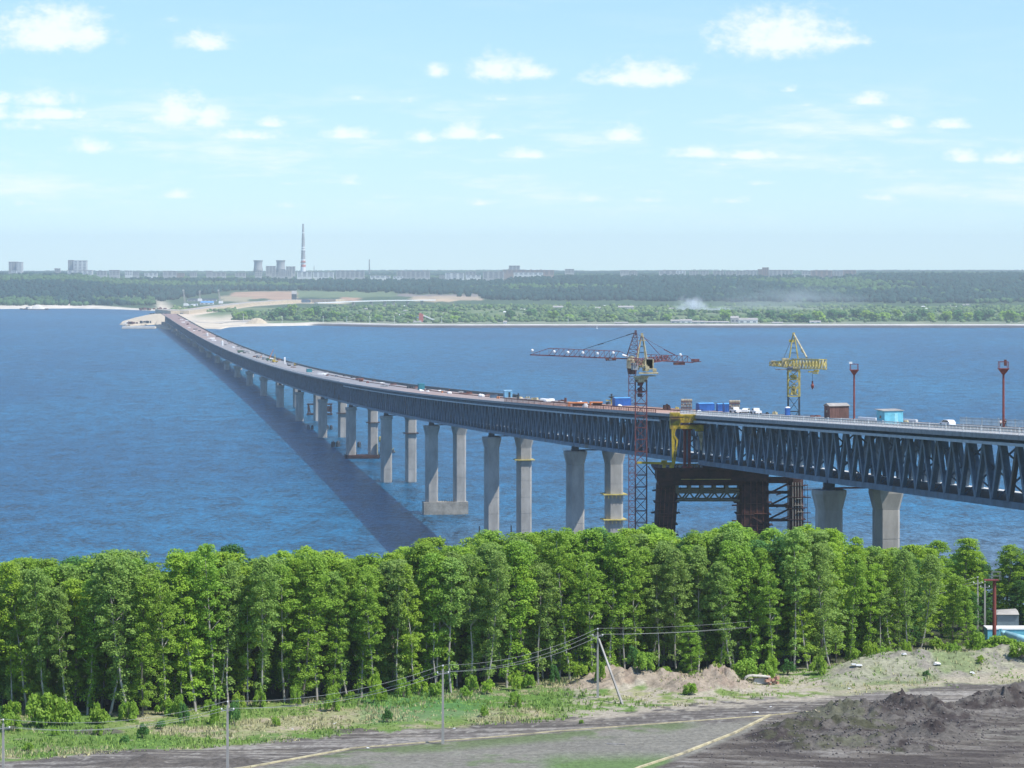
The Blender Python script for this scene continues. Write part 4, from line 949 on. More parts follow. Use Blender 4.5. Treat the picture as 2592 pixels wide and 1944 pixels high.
def yellow_crane():
    Y = 905; f = lambda x, y, dy=0: W(x, y, Y+dy); c = f(2009, 1100)
    t = thing('tower_crane', 'pale yellow tower crane seen end-on behind the bridge deck, hook hanging from its jib', 'crane', (c.x, Y, 0))
    m = MB(); m.lattice((c.x, Y, -1), (c.x, Y, f(0, 1003).z), 3.2, 3.2, 20, .15); m.build('mast', M_['steel_dark'], t)
    m = MB(); m.lattice((c.x, Y, f(0, 1003).z), (c.x, Y, f(0, 938).z), 3.3, 3.3, 3, .22)
    m.box((c.x, Y, f(0, 988).z), (1.9, 1.6, 2.6), 0, .5); m.bar(f(2001, 960), f(2018, 960), 1.6, .4); m.bar(f(2000, 951), f(2017, 960), .35); m.box((c.x, Y, f(0, 953).z), (1.6, 1.2, 1.0))
    m.build('mast_top', M_['yellow_dull'], t)
    m = MB(); m.lathe((c.x, Y, f(0, 940).z), [(1.9, 0), (1.9, 1.0), (1.5, 1.4)], 14); m.box(tuple(f(1979, 935)), (3.6, 2.2, .3)); m.build('slewing_platform', M_['grey'], t)
    m = MB(); ap = f(2009, 845)
    for dx, dy in ((-1.25, -.8), (1.25, -.8), (-1.25, .9), (1.25, .9)):
        b = Vector((c.x+dx, Y+dy, f(0, 907).z)); e = ap+Vector((dx*.15, dy*.2, 0)); m.bar(b, e, .28)
        for k in (.22, .42, .62, .8):
            q = b.lerp(e, k); m.bar(q, Vector((2*c.x-q.x, q.y, q.z)), .13)
    m.box(tuple(f(2009, 846)), (.7, .7, 1.0)); m.box(tuple(f(2004, 863)), (1.6, .6, .8)); m.build('tower_head', M_['yellow_dull'], t)
    a = Vector((c.x+.6, Y, f(0, 921).z)); tip = W(2083, 922, 876)
    m = MB(); tipn = tip+Vector((0, 0, 0)); m.lattice(a, tipn, 2.4, 2.2, 17, .17, ha=2.9, hb=2.6)
    d = (tip-a).normalized(); nose = W(2091, 936, 873)
    for o in ((-1.1, -1.3), (1.1, -1.3), (0, 1.3)): m.bar(tip+Vector((-d.y*o[0], d.x*o[0], o[1])), nose, .17)
    m.build('jib', M_['yellow_dull'], t)
    m = MB(); b = a+Vector((-.6, 0, 0)); e = W(1953, 921, 929); m.lattice(b, e, 2.0, 1.2, 7, .2, ha=2.2, hb=1.0); m.build('counter_jib', M_['yellow_dull'], t)
    m = MB(); m.box(tuple(W(1988, 918, 912)), (2.0, 2.2, 2.6)); m.box(tuple(W(1958, 919, 926)), (1.4, 1.6, 1.4)); m.build('counterweight', M_['cream'], t)
    m = MB(); m.cyl(ap, W(2042, 905, 890), .26); m.cyl(W(2030, 886, 896), W(2033, 890, 895), .42); m.build('tie_bar', M_['cream'], t)
    m = MB(); m.bar(ap, W(1984, 906, 914), .1); m.build('tie_bar', M_['grey'], t)
    m = MB(); q = W(2058, 941, 886); m.box(tuple(q), (2.8, 1.8, .35)); m.box(tuple(q+Vector((1, 0, .3))), (1.4, 1.4, .5)); m.box(tuple(W(2064, 945, 885)), (1.6, 1.2, .25)); m.build('trolley', M_['yellow_dull'], t)
    m = MB(); m.bar(W(2056.5, 942, 886), W(2056.5, 968, 886), .08); m.build('hoist_rope', M_['steel_dark'], t)
    m = MB(); k = W(2056.5, 975, 886); m.lathe(tuple(k-Vector((0, 0, 1.2))), [(.08, 0), (.35, .5), (.5, 1.1), (.25, 1.6), (.2, 2.4)], 8); m.build('hook_block', M_['redpaint'], t)
yellow_crane()
# ------------------------------------------------------------ masts on the deck
def mast(px, py, ytop, lab, lamp):
    p, t_, Y0 = deck_at(px, py); Y = p.y
    t = thing('lighting_mast', lab, 'mast', p, group='red masts with cages on top')
    hz = H-(ytop-PY0)*Y/F-p.z
    m = MB(); m.cyl((p.x, Y, p.z), (p.x, Y, p.z+hz), .27, .23, 10); m.build('pole', M_['redpaint'], t, smooth=False)
    m = MB(); m.box((p.x, Y, p.z+hz+.5), (.5, .5, 1.2), 0, 4.2); m.box((p.x, Y, p.z+hz+1.18), (2.2, 2.2, .15)); m.build('funnel', M_['redpaint'], t)
    m = MB(); z = p.z+hz+1.25
    for a in (-.95, .95):
        for b in (-.95, .95): m.bar((p.x+a, Y+b, z), (p.x+a, Y+b, z+1.4), .12)
        m.bar((p.x+a, Y-.95, z+1.4), (p.x+a, Y+.95, z+1.4), .12); m.bar((p.x-.95, Y+a, z+1.4), (p.x+.95, Y+a, z+1.4), .12)
    m.build('cage', M_['redpaint'], t)
    if lamp:
        m = MB(); m.box((p.x-1.0, Y-.9, z+1.75), (.8, .7, .5)); m.build('floodlight', M_['white'], t)
    else:
        m = MB(); m.box((p.x+.4, Y, z+1.2), (.5, .5, 1.3)); m.build('floodlight', M_['rust'], t)
mast(2162, 1061, 948, 'tall red mast with white floodlight on its cage, beside the brown hut', True)
mast(2540, 1080, 947, 'tall red mast nearer the right edge, two people at its foot', False)

# ------------------------------------------------------------ deck things, each placed where it stands on the deck
def dk(px, py): return deck_at(px, py)[0]
def hut(name, label, cat, px0, px1, py0, py1, bodym, roofm, rz, asp=1.6, roof='gable', door=None, group=None, over=.25, split=.3):
    """hut whose silhouette spans px0..px1, py0..py1; its short end faces left and its long side right"""
    p = dk((px0+px1)/2, py1); wid = (px1-px0)*p.y/F; hei = (py1-py0)*p.y/F
    a = abs(math.sin(rz)); b = abs(math.cos(rz)); L_ = wid*asp/(asp*b+a); D_ = L_/asp
    t = thing(name, label, cat, p, rz, group); hb = hei*(.82 if roof == 'gable' else .93)
    m = MB(); m.box((0, 0, hb/2), (L_, D_, hb)); m.build('walls', bodym, t, world=False)
    m = MB()
    if roof == 'gable':
        for s in (-1, 1): m.prism([(-L_/2-over, s*(D_/2+over), hb-.05), (L_/2+over, s*(D_/2+over), hb-.05), (L_/2+over, 0, hei-.1), (-L_/2-over, 0, hei-.1)], (0, 0, .12))
        m.prism([(-L_/2+.02, -D_/2, hb), (-L_/2+.02, D_/2, hb), (-L_/2+.02, 0, hei-.15)], (L_-.04, 0, 0))
    else: m.prism([(-L_/2-over*2.5, -D_/2-over, hb+.02), (L_/2+over, -D_/2-over, hb+.02), (L_/2+over, D_/2+over, hei), (-L_/2-over*2.5, D_/2+over, hei)], (0, 0, .12))
    m.build('roof', roofm, t, world=False)
    if door:
        m = MB(); m.box((L_*.12, -D_/2-.04, hb*.42), (.95, .06, hb*.8)); m.build('door', door, t, world=False)
        m = MB(); m.box((-L_/2-.03, 0, hb*.55), (.05, .7, .6)); m.build('window', M_['glass'], t, world=False)
    for k in range(3): pass
    return t
hut('site_hut', 'weathered dark brown hut with shallow pitched roof beside a red mast', 'hut', 2087, 2148, 1011, 1049, M_['brown'], M_['greyroof'], .32, 1.5, door=M_['brown'])
hut('site_cabin', 'light blue cabin with a slanting grey roof behind the bridge railing', 'cabin', 2220, 2285, 1037, 1073, M_['cyan'], M_['greyroof'], .40, 1.35, roof='flat', door=mat('cyan_door', (.28, .62, .72), .6), over=.2)
hut('site_cabin', 'teal green cabin standing alone on the far edge of the deck', 'cabin', 1057, 1075, 971, 987, M_['teal'], M_['teal'], .3, 1.2, roof='flat', over=.05)
hut('control_booth', 'light blue booth with a dark window opening and white lump on its roof', 'booth', 1274, 1297, 988, 1006, mat('booth_blue', (.18, .42, .60), .6), mat('booth_roof', (.3, .5, .62), .6), .2, 1.2, roof='flat', door=M_['glass'], over=.05)
hut('site_cabin', 'dark teal box cabin on the far third of the curving deck', 'cabin', 775, 790, 933, 942, M_['teal'], M_['grey'], .3, 1.6, roof='flat', over=.05)
def toilet(px, py0, py1, label, bm, rm, wpx, name='portable_toilet'):
    p = dk(px, py1); hh = (py1-py0)*p.y/F; wd = wpx*p.y/F; t = thing(name, label, 'toilet cabin', p, .3)
    m = MB(); m.box((0, 0, hh*.43), (wd*.8, wd*.8, hh*.86)); m.build('walls', bm, t, world=False)
    m = MB(); m.box((0, 0, hh*.92), (wd*.86, wd*.86, hh*.13), 0, .6); m.build('roof', rm, t, world=False)
    m = MB(); m.box((0, -wd*.42, hh*.42), (wd*.5, .06, hh*.74)); m.build('door', bm, t, world=False)
toilet(1993.5, 1021, 1043, 'blue portable toilet with white domed roof in front of the yellow crane', M_['blue'], M_['white'], 13)
for px, a, b, l in ((563, 862, 875, 'pale tall cabin on the deck beside a green truck, the middle one of three'), (525, 843, 851, 'pale tall cabin farthest along the deck towards the island'), (720.6, 904, 921, 'pale tall cabin nearest of three, right of the truck cranes')):
    toilet(px, a, b, l, M_['plastic'], M_['white'], 5, 'tall_cabin')
def container(px0, px1, py0, py1, label, bm, rm, rz=.25, asp=2.0, arch=False):
    p = dk((px0+px1)/2, py1); wd = (px1-px0)*p.y/F; hh = (py1-py0)*p.y/F; a = abs(math.sin(rz)); b = abs(math.cos(rz)); L_ = wd*asp/(asp*b+a); D_ = L_/asp
    t = thing('container', label, 'container', p, rz, 'blue containers and tents on the deck' if 'blue' in label else None)
    m = MB(); m.box((0, 0, hh*.44), (L_, D_, hh*.88)); n = max(4, int(L_/.6))
    for i in range(n+1): m.box((-L_/2+i*L_/n, 0, hh*.44), (.12, D_+.12, hh*.86))
    m.build('walls', bm, t, world=False)
    m = MB(); m.prism([(-L_/2-.1, -D_/2-.1, hh*.885), (-L_/2-.1, 0, hh), (-L_/2-.1, D_/2+.1, hh*.885)], (L_+.2, 0, 0)); m.build('roof', rm, t, world=False)
container(1762, 1808, 1019, 1040, 'long blue container, leftmost of the three by the joint', M_['blue'], M_['blue_top'], .35, 1.8)
container(1813, 1829, 1019, 1040, 'small blue container squeezed between two larger ones', M_['blue'], M_['blue_top'], .35, 1.0)
container(1830, 1864, 1017, 1040, 'blue container on the right of the group of three', M_['blue'], M_['blue_top'], .2, 1.5)
container(1550, 1597, 1005, 1027, 'blue tent-roofed container on the rusty deck just left of the red crane', M_['blue'], M_['blue_top'], .3, 1.7)
container(1240, 1259, 998, 1007, 'grey blue low box with a dark lid left of the light blue booth', M_['steel'], M_['steel_dark'], .2, 2)
container(1880, 1895, 1025, 1036, 'dull dark green tank-like box behind the white cars', mat('tank_green', (.07, .10, .10), .7), M_['grey'], .2, 1)
def car(px, py, wpx, label, bm, rz, kind='car', group=None):
    p = dk(px, py); sc0 = wpx*p.y/F; L_ = {'car': 4.3, 'pickup': 5.0, 'truck': 7.5}[kind]
    t = thing({'car': 'car', 'pickup': 'pickup_truck', 'truck': 'truck'}[kind], label, {'car': 'car', 'pickup': 'pickup', 'truck': 'truck'}[kind], p, rz, group)
    if kind == 'car':
        m = MB(); pr = [(-2.15, .35), (2.15, .35), (2.15, .75), (1.15, .92), (.55, 1.42), (-1.3, 1.45), (-2.05, .95)]
        m.prism([(x, -.83, z) for x, z in pr], (0, 1.66, 0)); m.build('body', bm, t, world=False)
        m = MB(); pr = [(1.0, .95), (.52, 1.36), (-1.25, 1.38), (-1.75, .97)]; m.prism([(x, -.845, z) for x, z in pr], (0, 1.69, 0)); m.build('windows', M_['glass'], t, world=False)
        wh = [(-1.35, .33), (1.35, .33)]; wr = .33; wy = .8
    elif kind == 'pickup':
        m = MB(); pr = [(-2.5, .5), (2.5, .5), (2.5, 1.05), (1.5, 1.15), (.9, 1.8), (-.5, 1.8), (-.5, 1.15), (-2.5, 1.15)]
        m.prism([(x, -.9, z) for x, z in pr], (0, 1.8, 0)); m.build('body', bm, t, world=False)
        m = MB(); pr = [(1.35, 1.2), (.85, 1.7), (-.4, 1.7), (-.4, 1.2)]; m.prism([(x, -.92, z) for x, z in pr], (0, 1.84, 0)); m.build('windows', M_['glass'], t, world=False)
        wh = [(-1.6, .4), (1.6, .4)]; wr = .4; wy = .85
    else:
        m = MB(); m.box((2.9, 0, 1.55), (1.7, 2.3, 2.1)); m.build('cab', bm, t, world=False)
        m = MB(); m.box((-.9, 0, 1.75), (5.4, 2.4, 1.7)); m.build('cargo_box', M_['grey'] if bm is not M_['green'] else bm, t, world=False)
        m = MB(); m.box((2.95, 0, 2.05), (1.72, 2.34, .7)); m.build('windows', M_['glass'], t, world=False)
        wh = [(-2.9, .5), (-1.5, .5), (2.8, .5)]; wr = .5; wy = 1.05
    for x, z in wh:
        for s in (-1, 1):
            m = MB(); m.cyl((x, s*wy-.12, z), (x, s*wy+.12, z), wr); m.build('wheel', M_['tyre'], t, world=False)
car(2398, 1079, 30, 'white car passing behind the near railing, right of the light blue cabin', M_['white'], 2.0)
car(1862, 1046, 20, 'white pickup parked in front of the right blue container', M_['white'], 1.9, 'pickup')
car(1914, 1049, 22, 'white pickup second from the blue containers, behind the railing', M_['white'], 1.8, 'pickup')
car(1890, 1041, 18, 'pale car half hidden between the two white pickups', M_['plastic'], 1.2)
car(610, 893, 14, 'dark green truck halfway along the distant deck', M_['green'], .3, 'truck')
car(624, 894, 14, 'white truck next to the dark green truck', M_['white'], .5, 'truck')
car(668, 910, 12, 'white truck seen from the rear beside the truck cranes', M_['white'], 1.8, 'truck')
car(655, 906, 9, 'red truck to the left of the truck cranes', M_['orange'], 1.2, 'truck')
car(738, 926, 10, 'yellow loader truck below the pale cabin', M_['yellow'], .4, 'truck')
def truck_crane(px, py, tx, ty, label, bm, boom):
    p = dk(px, py); t = thing('truck_crane', label, 'truck crane', p); 
    m = MB(); m.box((p.x, p.y, p.z+1.2), (4.5, 6, 1.0), .3); m.box((p.x-1.3, p.y-1.5, p.z+2.3), (2, 2.2, 1.4), .3); m.build('body', bm, t)
    m = MB(); m.bar((p.x, p.y, p.z+2), W(tx, ty, p.y), .8, .8, w2=.45); m.build('boom', boom, t)
    for a in (-1.6, 1.6):
        for b in (-2, 0, 2): m = MB(); m.cyl((p.x+a-.2, p.y+b, p.z+.5), (p.x+a+.2, p.y+b, p.z+.5), .5); m.build('wheel', M_['tyre'], t)
truck_crane(681, 914, 692.5, 884, 'green truck crane with a raised orange boom', M_['green'], M_['orange'])
truck_crane(696, 918, 696, 896, 'yellow truck crane with a short upright boom', M_['yellow'], M_['yellow'])
# bundles of concrete posts set on end
def bundle(px0, px1, py0, py1, label):
    p = dk((px0+px1)/2, py1); wd = (px1-px0)*p.y/F; hh = (py1-py0)*p.y/F; t = thing('jack_stack', label, 'machine', p); r = random.Random(int(px0))
    m = MB()
    for i in range(7):
        x = p.x-wd/2+wd*(i+.5)/7; m.cyl((x, p.y, p.z), (x, p.y, p.z+hh*.8), .16, .16, 6); m.lathe((x, p.y, p.z+hh*.72), [(.1, 0), (.3, .15), (.32, .6), (.1, .85)], 7)
        m.cyl((x, p.y+1, p.z), (x, p.y+1, p.z+hh*.85), .16, .16, 6)
        m.box((x, p.y-.2, p.z+r.uniform(.3, .6)*hh), (.35, .3, .5))
    m.build('posts', mat('bundle_cream', (.42, .37, .27), .8), t)
    m = MB()
    for z in (.15, .45, .68): m.box((p.x, p.y+.5, p.z+hh*z), (wd, 1.6, .2))
    m.build('frame', M_['rust'], t)
bundle(1724, 1752, 1003, 1031, 'cluster of cream upright posts with knobbed heads left of the blue containers')
bundle(1846, 1873, 1001, 1034, 'cluster of cream upright posts rising behind the right blue container')
def heap(name, cat, px, py, wpx, hpx, label, mt, group=None, n=7, blobs=True, seed=None):
    p = dk(px, py); wd = wpx*p.y/F; hh = hpx*p.y/F; r = random.Random(seed or int(px*7)); m = MB()
    for i in range(n):
        x = p.x+r.uniform(-.5, .5)*wd*.75; y = p.y+r.uniform(-.5, .5)*wd*.5; s = hh*r.uniform(.5, 1)
        if blobs: m.lathe((x, y, p.z), [(s*.45, 0), (s*.6, s*.3), (s*.5, s*.75), (s*.2, s)], 8)
        else: m.box((x, y, p.z+s/2), (wd*r.uniform(.2, .5), wd*r.uniform(.15, .3), s), r.uniform(0, 3), r.uniform(.7, 1))
    o = m.build(name, mt); tag(o, label, cat, group); recenter(o, p); return o
HE = [(1770, 1045, 12, 7, 'white tarpaulin bundle below the leftmost blue container', 'white'), (1480, 1033, 10, 11, 'white sacks at the deck edge below the orange girders', 'white'), (1569, 1029, 9, 7, 'white sack in front of the blue tent-roofed container', 'white'),
      (1387, 1018, 22, 9, 'wide white covered pile left of the orange girders', 'white'), (1467, 1015, 12, 4, 'small white bundle behind the orange girders', 'white'), (1066, 991, 12, 6, 'white bundle below the teal green cabin', 'white'),
      (1083, 992, 9, 4, 'little white bundle just right of the teal cabin', 'white'), (1112, 991, 8, 4, 'small white bundle midway between teal cabin and blue barrel pile', 'white'), (1137, 997, 9, 8, 'upright white bundle beside the blue and orange crates', 'white'),
      (1219, 1005, 13, 9, 'white bundle left of the grey blue box', 'white'), (2298, 1070, 20, 7, 'beige covered heap right of the light blue cabin', 'cream'), (1925, 1036, 6, 4, 'small pale bundle right of the second white pickup', 'white')]
for a in HE: heap('covered_pile', 'bundle', *a[:5], M_[a[5]], 'white bundles lying along the deck' if a[5] == 'white' else None)
HE2 = [(1141, 989, 14, 7, 'orange and blue crates near the upright white bundle', 'orange'), (1119, 994, 8, 5, 'small orange crates left of the upright white bundle', 'orange'), (1261, 1009, 8, 6, 'orange crate with white top beside the grey blue box', 'orange'), (915, 966, 12, 8, 'dark red machinery on the far bend of the deck', 'rust'), (930, 969, 8, 5, 'red crates right of the dark red machinery', 'redpaint'),
       (1310, 1009, 8, 15, 'dark upright machine right of the light blue booth', 'steel_dark'), (1335, 1011, 14, 10, 'black and yellow generator on the deck', 'cream'), (1357, 1012, 26, 6, 'long beige boards right of the generator', 'cream'), (1432, 1018, 9, 14, 'rusty winch with a pink cap left of the orange girders', 'rust'),
       (1960, 1037, 16, 9, 'pile of pale rubble and pipes left of the blue portable toilet', 'cream'), (1942, 1037, 10, 6, 'low dark scrap pile beyond the second white pickup', 'steel_dark'), (1688, 1036, 26, 14, 'dark rusty shed-like scrap left of the cream posts', 'rust_dark'), (1715, 1032, 12, 6, 'yellow drum-like box on the parapet left of the cream posts', 'yellow_dull'),
       (2060, 1043, 34, 5, 'stack of red brown beams left of the brown hut', 'rust'), (1539, 1024, 12, 10, 'dark crates and gear left of the blue tent-roofed container', 'steel_dark'), (852, 953, 7, 4, 'blue grey crate on the far deck', 'steel'), (828, 951, 8, 3, 'low rusty pile on the far deck', 'rust'), (1190, 997, 22, 6, 'pale rusty stack along the far kerb', 'rust'), (1040, 983, 20, 7, 'dark scaffold pile against the parapet left of the teal cabin', 'steel_dark'), (541, 862, 12, 3, 'white sheet material spread on the far deck', 'white'), (475, 822, 6, 4, 'dark red lump near the far end of the bridge', 'rust'), (505, 838, 7, 3, 'dark machine far along the deck', 'steel_dark'), (590, 880, 8, 4, 'white stacked boards beyond the tall cabin', 'white')]
for a in HE2: heap('material_pile', 'pile', *a[:5], M_[a[5]], n=6, blobs=False)
rq = random.Random(44)
ZN = [(1500, 'between teal cabin and light blue booth'), (1900, 'near the teal cabin'), (2400, 'near the dark red machinery'), (3000, 'between dark red machinery and dark teal box'), (3900, 'by the truck cranes'), (9000, 'towards the far end')]
for i in range(54):
    Y0 = 1250+4100*(i/54)**1.25; tt = rq.choice([-2, 0, 4, 7, 9, 10.5, 10.5, -6, 8]); q = BP(Y0, tt, dz=DEPTH); s = rq.uniform(.7, 1.7)*(1+Y0/7000); cn, mt = rq.choice([('white', 'plastic'), ('rusty', 'rust'), ('dark', 'steel_dark'), ('grey', 'grey'), ('rusty', 'brown'), ('grey', 'grey'), ('dark', 'steel_dark'), ('cream', 'cream')])
    m = MB()
    for k in range(4): m.box((q.x+rq.uniform(-1, 1)*s, q.y+rq.uniform(-2, 2)*s, q.z+s*.22), (rq.uniform(.5, 1.5)*s, rq.uniform(1, 3)*s, s*rq.uniform(.25, .5)), rq.uniform(-.4, .4), rq.uniform(.7, 1))
    o = m.build('material_stack', M_[mt]); tag(o, 'small '+cn+' stack on the '+('far' if tt > 5 else 'near' if tt < 0 else 'middle')+' deck side '+[z for a, z in ZN if Y0 <= a][0], 'stack', 'small stacks of material along the distant deck'); recenter(o, q)
def long_beams(px0, px1, py0, py1, label, mt, name='girder_stack', k=3):
    a = dk(px0, py0); b = dk(px1, py1); m = MB()
    for i in range(k):
        off = Vector((0, .9*i, 0)); m.bar(a+off+Vector((0, 0, .35)), b+off+Vector((0, 0, .35)), .5, .5)
    o = m.build(name, mt); tag(o, label, 'beams'); recenter(o, (a+b)/2)
long_beams(2176, 2219, 1062, 1065, 'white beams lying left of the light blue cabin', M_['white'])
long_beams(2286, 2321, 1065, 1067, 'pale beams lying right of the light blue cabin', M_['plastic'])
def girder(px0, px1, py0, py1, label):
    p = dk((px0+px1)/2, py1); wd = (px1-px0)*p.y/F; hh = (py1-py0)*p.y/F; t = thing('orange_girder', label, 'girder', p, .1, 'orange primed girders on the deck')
    m = MB(); m.box((0, 0, hh*.8), (wd*.95, 2.5, hh*.25)); m.box((-wd*.44, 0, hh*.4), (wd*.1, 2.4, hh*.8)); m.build('flange', M_['orange'], t, world=False)
    m = MB(); m.box((wd*.1, .3, hh*.35), (wd*.7, .3, hh*.65)); m.build('web', M_['brown'], t, world=False)
girder(1437, 1488, 1017, 1028, 'long orange girder on its side left of the white sacks')
girder(1492, 1526, 1016, 1027, 'shorter orange girder between white sacks and the blue tent roof')
p = dk(1548, 1018); t = thing('lift_jack', 'black mushroom-shaped hook block on a yellow stand left of the blue tent roof', 'machine', p)
m = MB(); m.cyl(p, p+Vector((0, 0, 2.4)), .35); m.box(tuple(p+Vector((-.8, 0, 1.6))), (2.6, 1, .4)); m.build('stand', M_['yellow_dull'], t)
m = MB(); m.lathe(tuple(p+Vector((0, 0, 2.4))), [(.3, 0), (1.1, .35), (1.1, .6), (.35, .7), (.15, .9), (.4, 1.1), (.3, 1.6)], 10); m.build('head', M_['steel_dark'], t)
# people at the foot of the right mast
def person(px, py, shirt, label, face=0.0, h=1.76, armout=0):
    p = dk(px, py); s = h/1.76
    t = thing('person', label, 'person', p, face)
    def skin(name, verts, edges, mt, root=0):
        me = bpy.data.meshes.new(name); me.from_pydata([tuple(Vector(v[:3])*s) for v in verts], edges, []); me.materials.append(mt)
        o = link(name, me, t); sk = o.modifiers.new('skin', 'SKIN')
        for i, v in enumerate(verts): me.skin_vertices[0].data[i].radius = (v[3]*s, v[4]*s)
        me.skin_vertices[0].data[root].use_root = True
        o.modifiers.new('sub', 'SUBSURF').levels = 1; o.modifiers['sub'].render_levels = 1; return o
    V = [(0, 0, .95, .15, .11), (0, 0, 1.15, .14, .10), (0, 0, 1.40, .17, .11), (0, 0, 1.50, .06, .06), (0, -.02, 1.60, .085, .10), (0, -.01, 1.70, .075, .09),
         (-.20, 0, 1.40, .055, .055), (-.26, -.02, 1.14, .045, .045), (-.25, -.12, .92, .034, .034), (-.25, -.18, .84, .03, .02), (.20, 0, 1.40, .055, .055), (.27+armout, -.05, 1.16, .045, .045), (.22+armout, -.22, 1.0, .034, .034), (.2+armout, -.29, .98, .03, .02),
         (-.10, 0, .86, .09, .09), (-.12, -.02, .50, .065, .065), (-.13, .02, .10, .045, .045), (-.13, -.14, .04, .045, .035), (.10, 0, .86, .09, .09), (.13, .02, .50, .065, .065), (.14, .05, .10, .045, .045), (.14, -.10, .04, .045, .035)]
    E_ = [(0, 1), (1, 2), (2, 3), (3, 4), (4, 5), (2, 6), (6, 7), (7, 8), (8, 9), (2, 10), (10, 11), (11, 12), (12, 13), (0, 14), (14, 15), (15, 16), (16, 17), (0, 18), (18, 19), (19, 20), (20, 21)]
    skin('body', V, E_, M_['skin'])
    k = 1.16
    sh = [(0, 0, .98, .165, .13), (0, 0, 1.15, .155, .12), (0, 0, 1.40, .185, .125), (0, 0, 1.46, .09, .08), (-.20, 0, 1.40, .07, .07), (-.25, -.015, 1.2, .06, .06), (.20, 0, 1.40, .07, .07), (.25+armout*.8, -.04, 1.2, .06, .06)]
    skin('shirt', sh, [(0, 1), (1, 2), (2, 3), (2, 4), (4, 5), (2, 6), (6, 7)], shirt)
    tr = [(0, 0, .97, .16, .12), (-.10, 0, .86, .1, .1), (-.12, -.02, .50, .08, .08), (-.13, .02, .13, .065, .065), (.10, 0, .86, .1, .1), (.13, .02, .50, .08, .08), (.14, .05, .13, .065, .065)]
    skin('trousers', tr, [(0, 1), (1, 2), (2, 3), (0, 4), (4, 5), (5, 6)], M_['jeans'])
    m = MB(); m.lathe((0, .015*s, 1.66*s), [(.098*s, 0), (.105*s, .05*s), (.08*s, .11*s), (.03*s, .135*s)], 10); m.build('hair', M_['jeans'], t, world=False)
person(2533, 1082, M_['white'], 'person in a white shirt and dark trousers standing left of the right mast', .5)
person(2545, 1081, M_['rust'], 'person in dark red clothes standing just right of the right mast', -.4)
# ------------------------------------------------------------ things on the water by the piers
def on_water(px, py): return GP(px, py, 0)
def pontoon(px0, px1, py, hpx, label, mt, kind='pontoon', group=None):
    a = on_water((px0+px1)/2, py); wd = (px1-px0)*a.y/F; hh = hpx*a.y/F; t = thing(kind, label, kind.replace('_', ' '), a, 0, group)
    if kind == 'mooring_drum':
        m = MB(); m.lathe((0, 0, -.5), [(wd*.42, 0), (wd*.5, .3), (wd*.5, hh*.9), (wd*.4, hh+.5)], 12); m.build('drum', mt, t, world=False)
        m = MB(); m.cyl((0, 0, hh), (0, 0, hh+.5), .3); m.build('bollard', M_['rust'], t, world=False); return
    m = MB(); m.box((0, 0, .3), (wd, 8, 1.8)); m.build('hull', mt, t, world=False)
    m = MB()
    for x in (-.45, .1, .45):
        for y in (-3, 3): m.bar((x*wd, y, 1), (x*wd, y, hh), .7)
    m.bar((-wd/2, -3, hh), (wd/2, -3, hh), 1.2, .8); m.bar((-wd/2, 3, hh), (wd/2, 3, hh), 1.2, .8); m.box((wd*.36, 0, hh*.55), (wd*.25, 6, hh*.5)); m.bar((-wd*.45, 3, hh), (-wd*.38, 3, 1), .9); m.build('frame', mt, t, world=False)
pontoon(777, 841, 1050, 27, 'dark floating frame showing behind the concrete columns', M_['rust_dark'])
pontoon(875, 960, 1160, 5, 'dark low pontoon wrapped around the feet of a pier', M_['rust_dark'])
for i, (a, b, y, h, l) in enumerate([(776, 785, 1087, 11, 'round mooring drum, left one of the pair left of a pier'), (787, 794, 1087, 10, 'round mooring drum, right one of the pair left of a pier'), (825, 833, 1087, 10, 'round mooring drum, left one of the pair right of a pier'), (834, 842, 1087, 10, 'round mooring drum, right one of the pair right of a pier'),
                     (838, 849, 1131, 13, 'large mooring drum, left one of the two standing left of the pontoon pier'), (850, 861, 1131, 14, 'large mooring drum, right one of the two standing left of the pontoon pier'), (904, 914, 1132, 13, 'single mooring drum between the columns above the pontoon')]):
    pontoon(a, b, y, h, l, mat('drum_grey', (.13, .14, .16), .7) if i == 0 else M_['steel_dark'], 'mooring_drum', 'mooring drums afloat by the piers')
c = on_water(994, 1146); t = thing('buoy_raft', 'small yellow and black raft floating right of a column', 'raft', c); m = MB(); m.box((0, 0, .2), (3.2, 3, .8)); m.box((.3, 0, 1.4), (1.2, 1.2, 1.8), .4, .5); m.build('hull', M_['steel_dark'], t, world=False)
m = MB(); m.bar((-1.6, 0, .6), (1, 0, 3.2), .35); m.bar((-1, 0, 3.0), (1.5, 0, .8), .3); m.build('frame', M_['yellow_dull'], t, world=False)
c = BP(PIERS[5]-6, 12, z=0); t = thing('derrick', 'small yellow derrick standing on a pier fender beside its far column', 'derrick', c); m = MB(); m.lattice(c, c+Vector((0, 0, 10)), 2.2, 1.4, 5, .2); m.build('mast', M_['steel_dark'], t)
m = MB(); m.lathe(tuple(c+Vector((-.6, 0, 10))), [(1.2, 0), (1.5, 1.2), (1.4, 3), (.5, 3.6)], 9); m.bar(c+Vector((-2, 0, 0)), c+Vector((-3, 0, 9)), .4); m.build('head', M_['yellow_dull'], t)
for x, y0, l in ((1213.5, 1332, 'thin dark post rising from the treetops left of two columns'), (1294, 1330, 'thin dark post rising from the treetops between two columns')):
    a = W(x, y0, 760); m = MB(); m.cyl((a.x, 760, -1), tuple(a), .22, .16, 7); m.cyl((a.x, 760, a.z-9), (a.x, 760, a.z-8.6), .4, .4, 7); o = m.build('mooring_post', M_['steel_dark']); tag(o, l, 'post', 'dark posts in front of the piers'); recenter(o, (a.x, 760, 0))
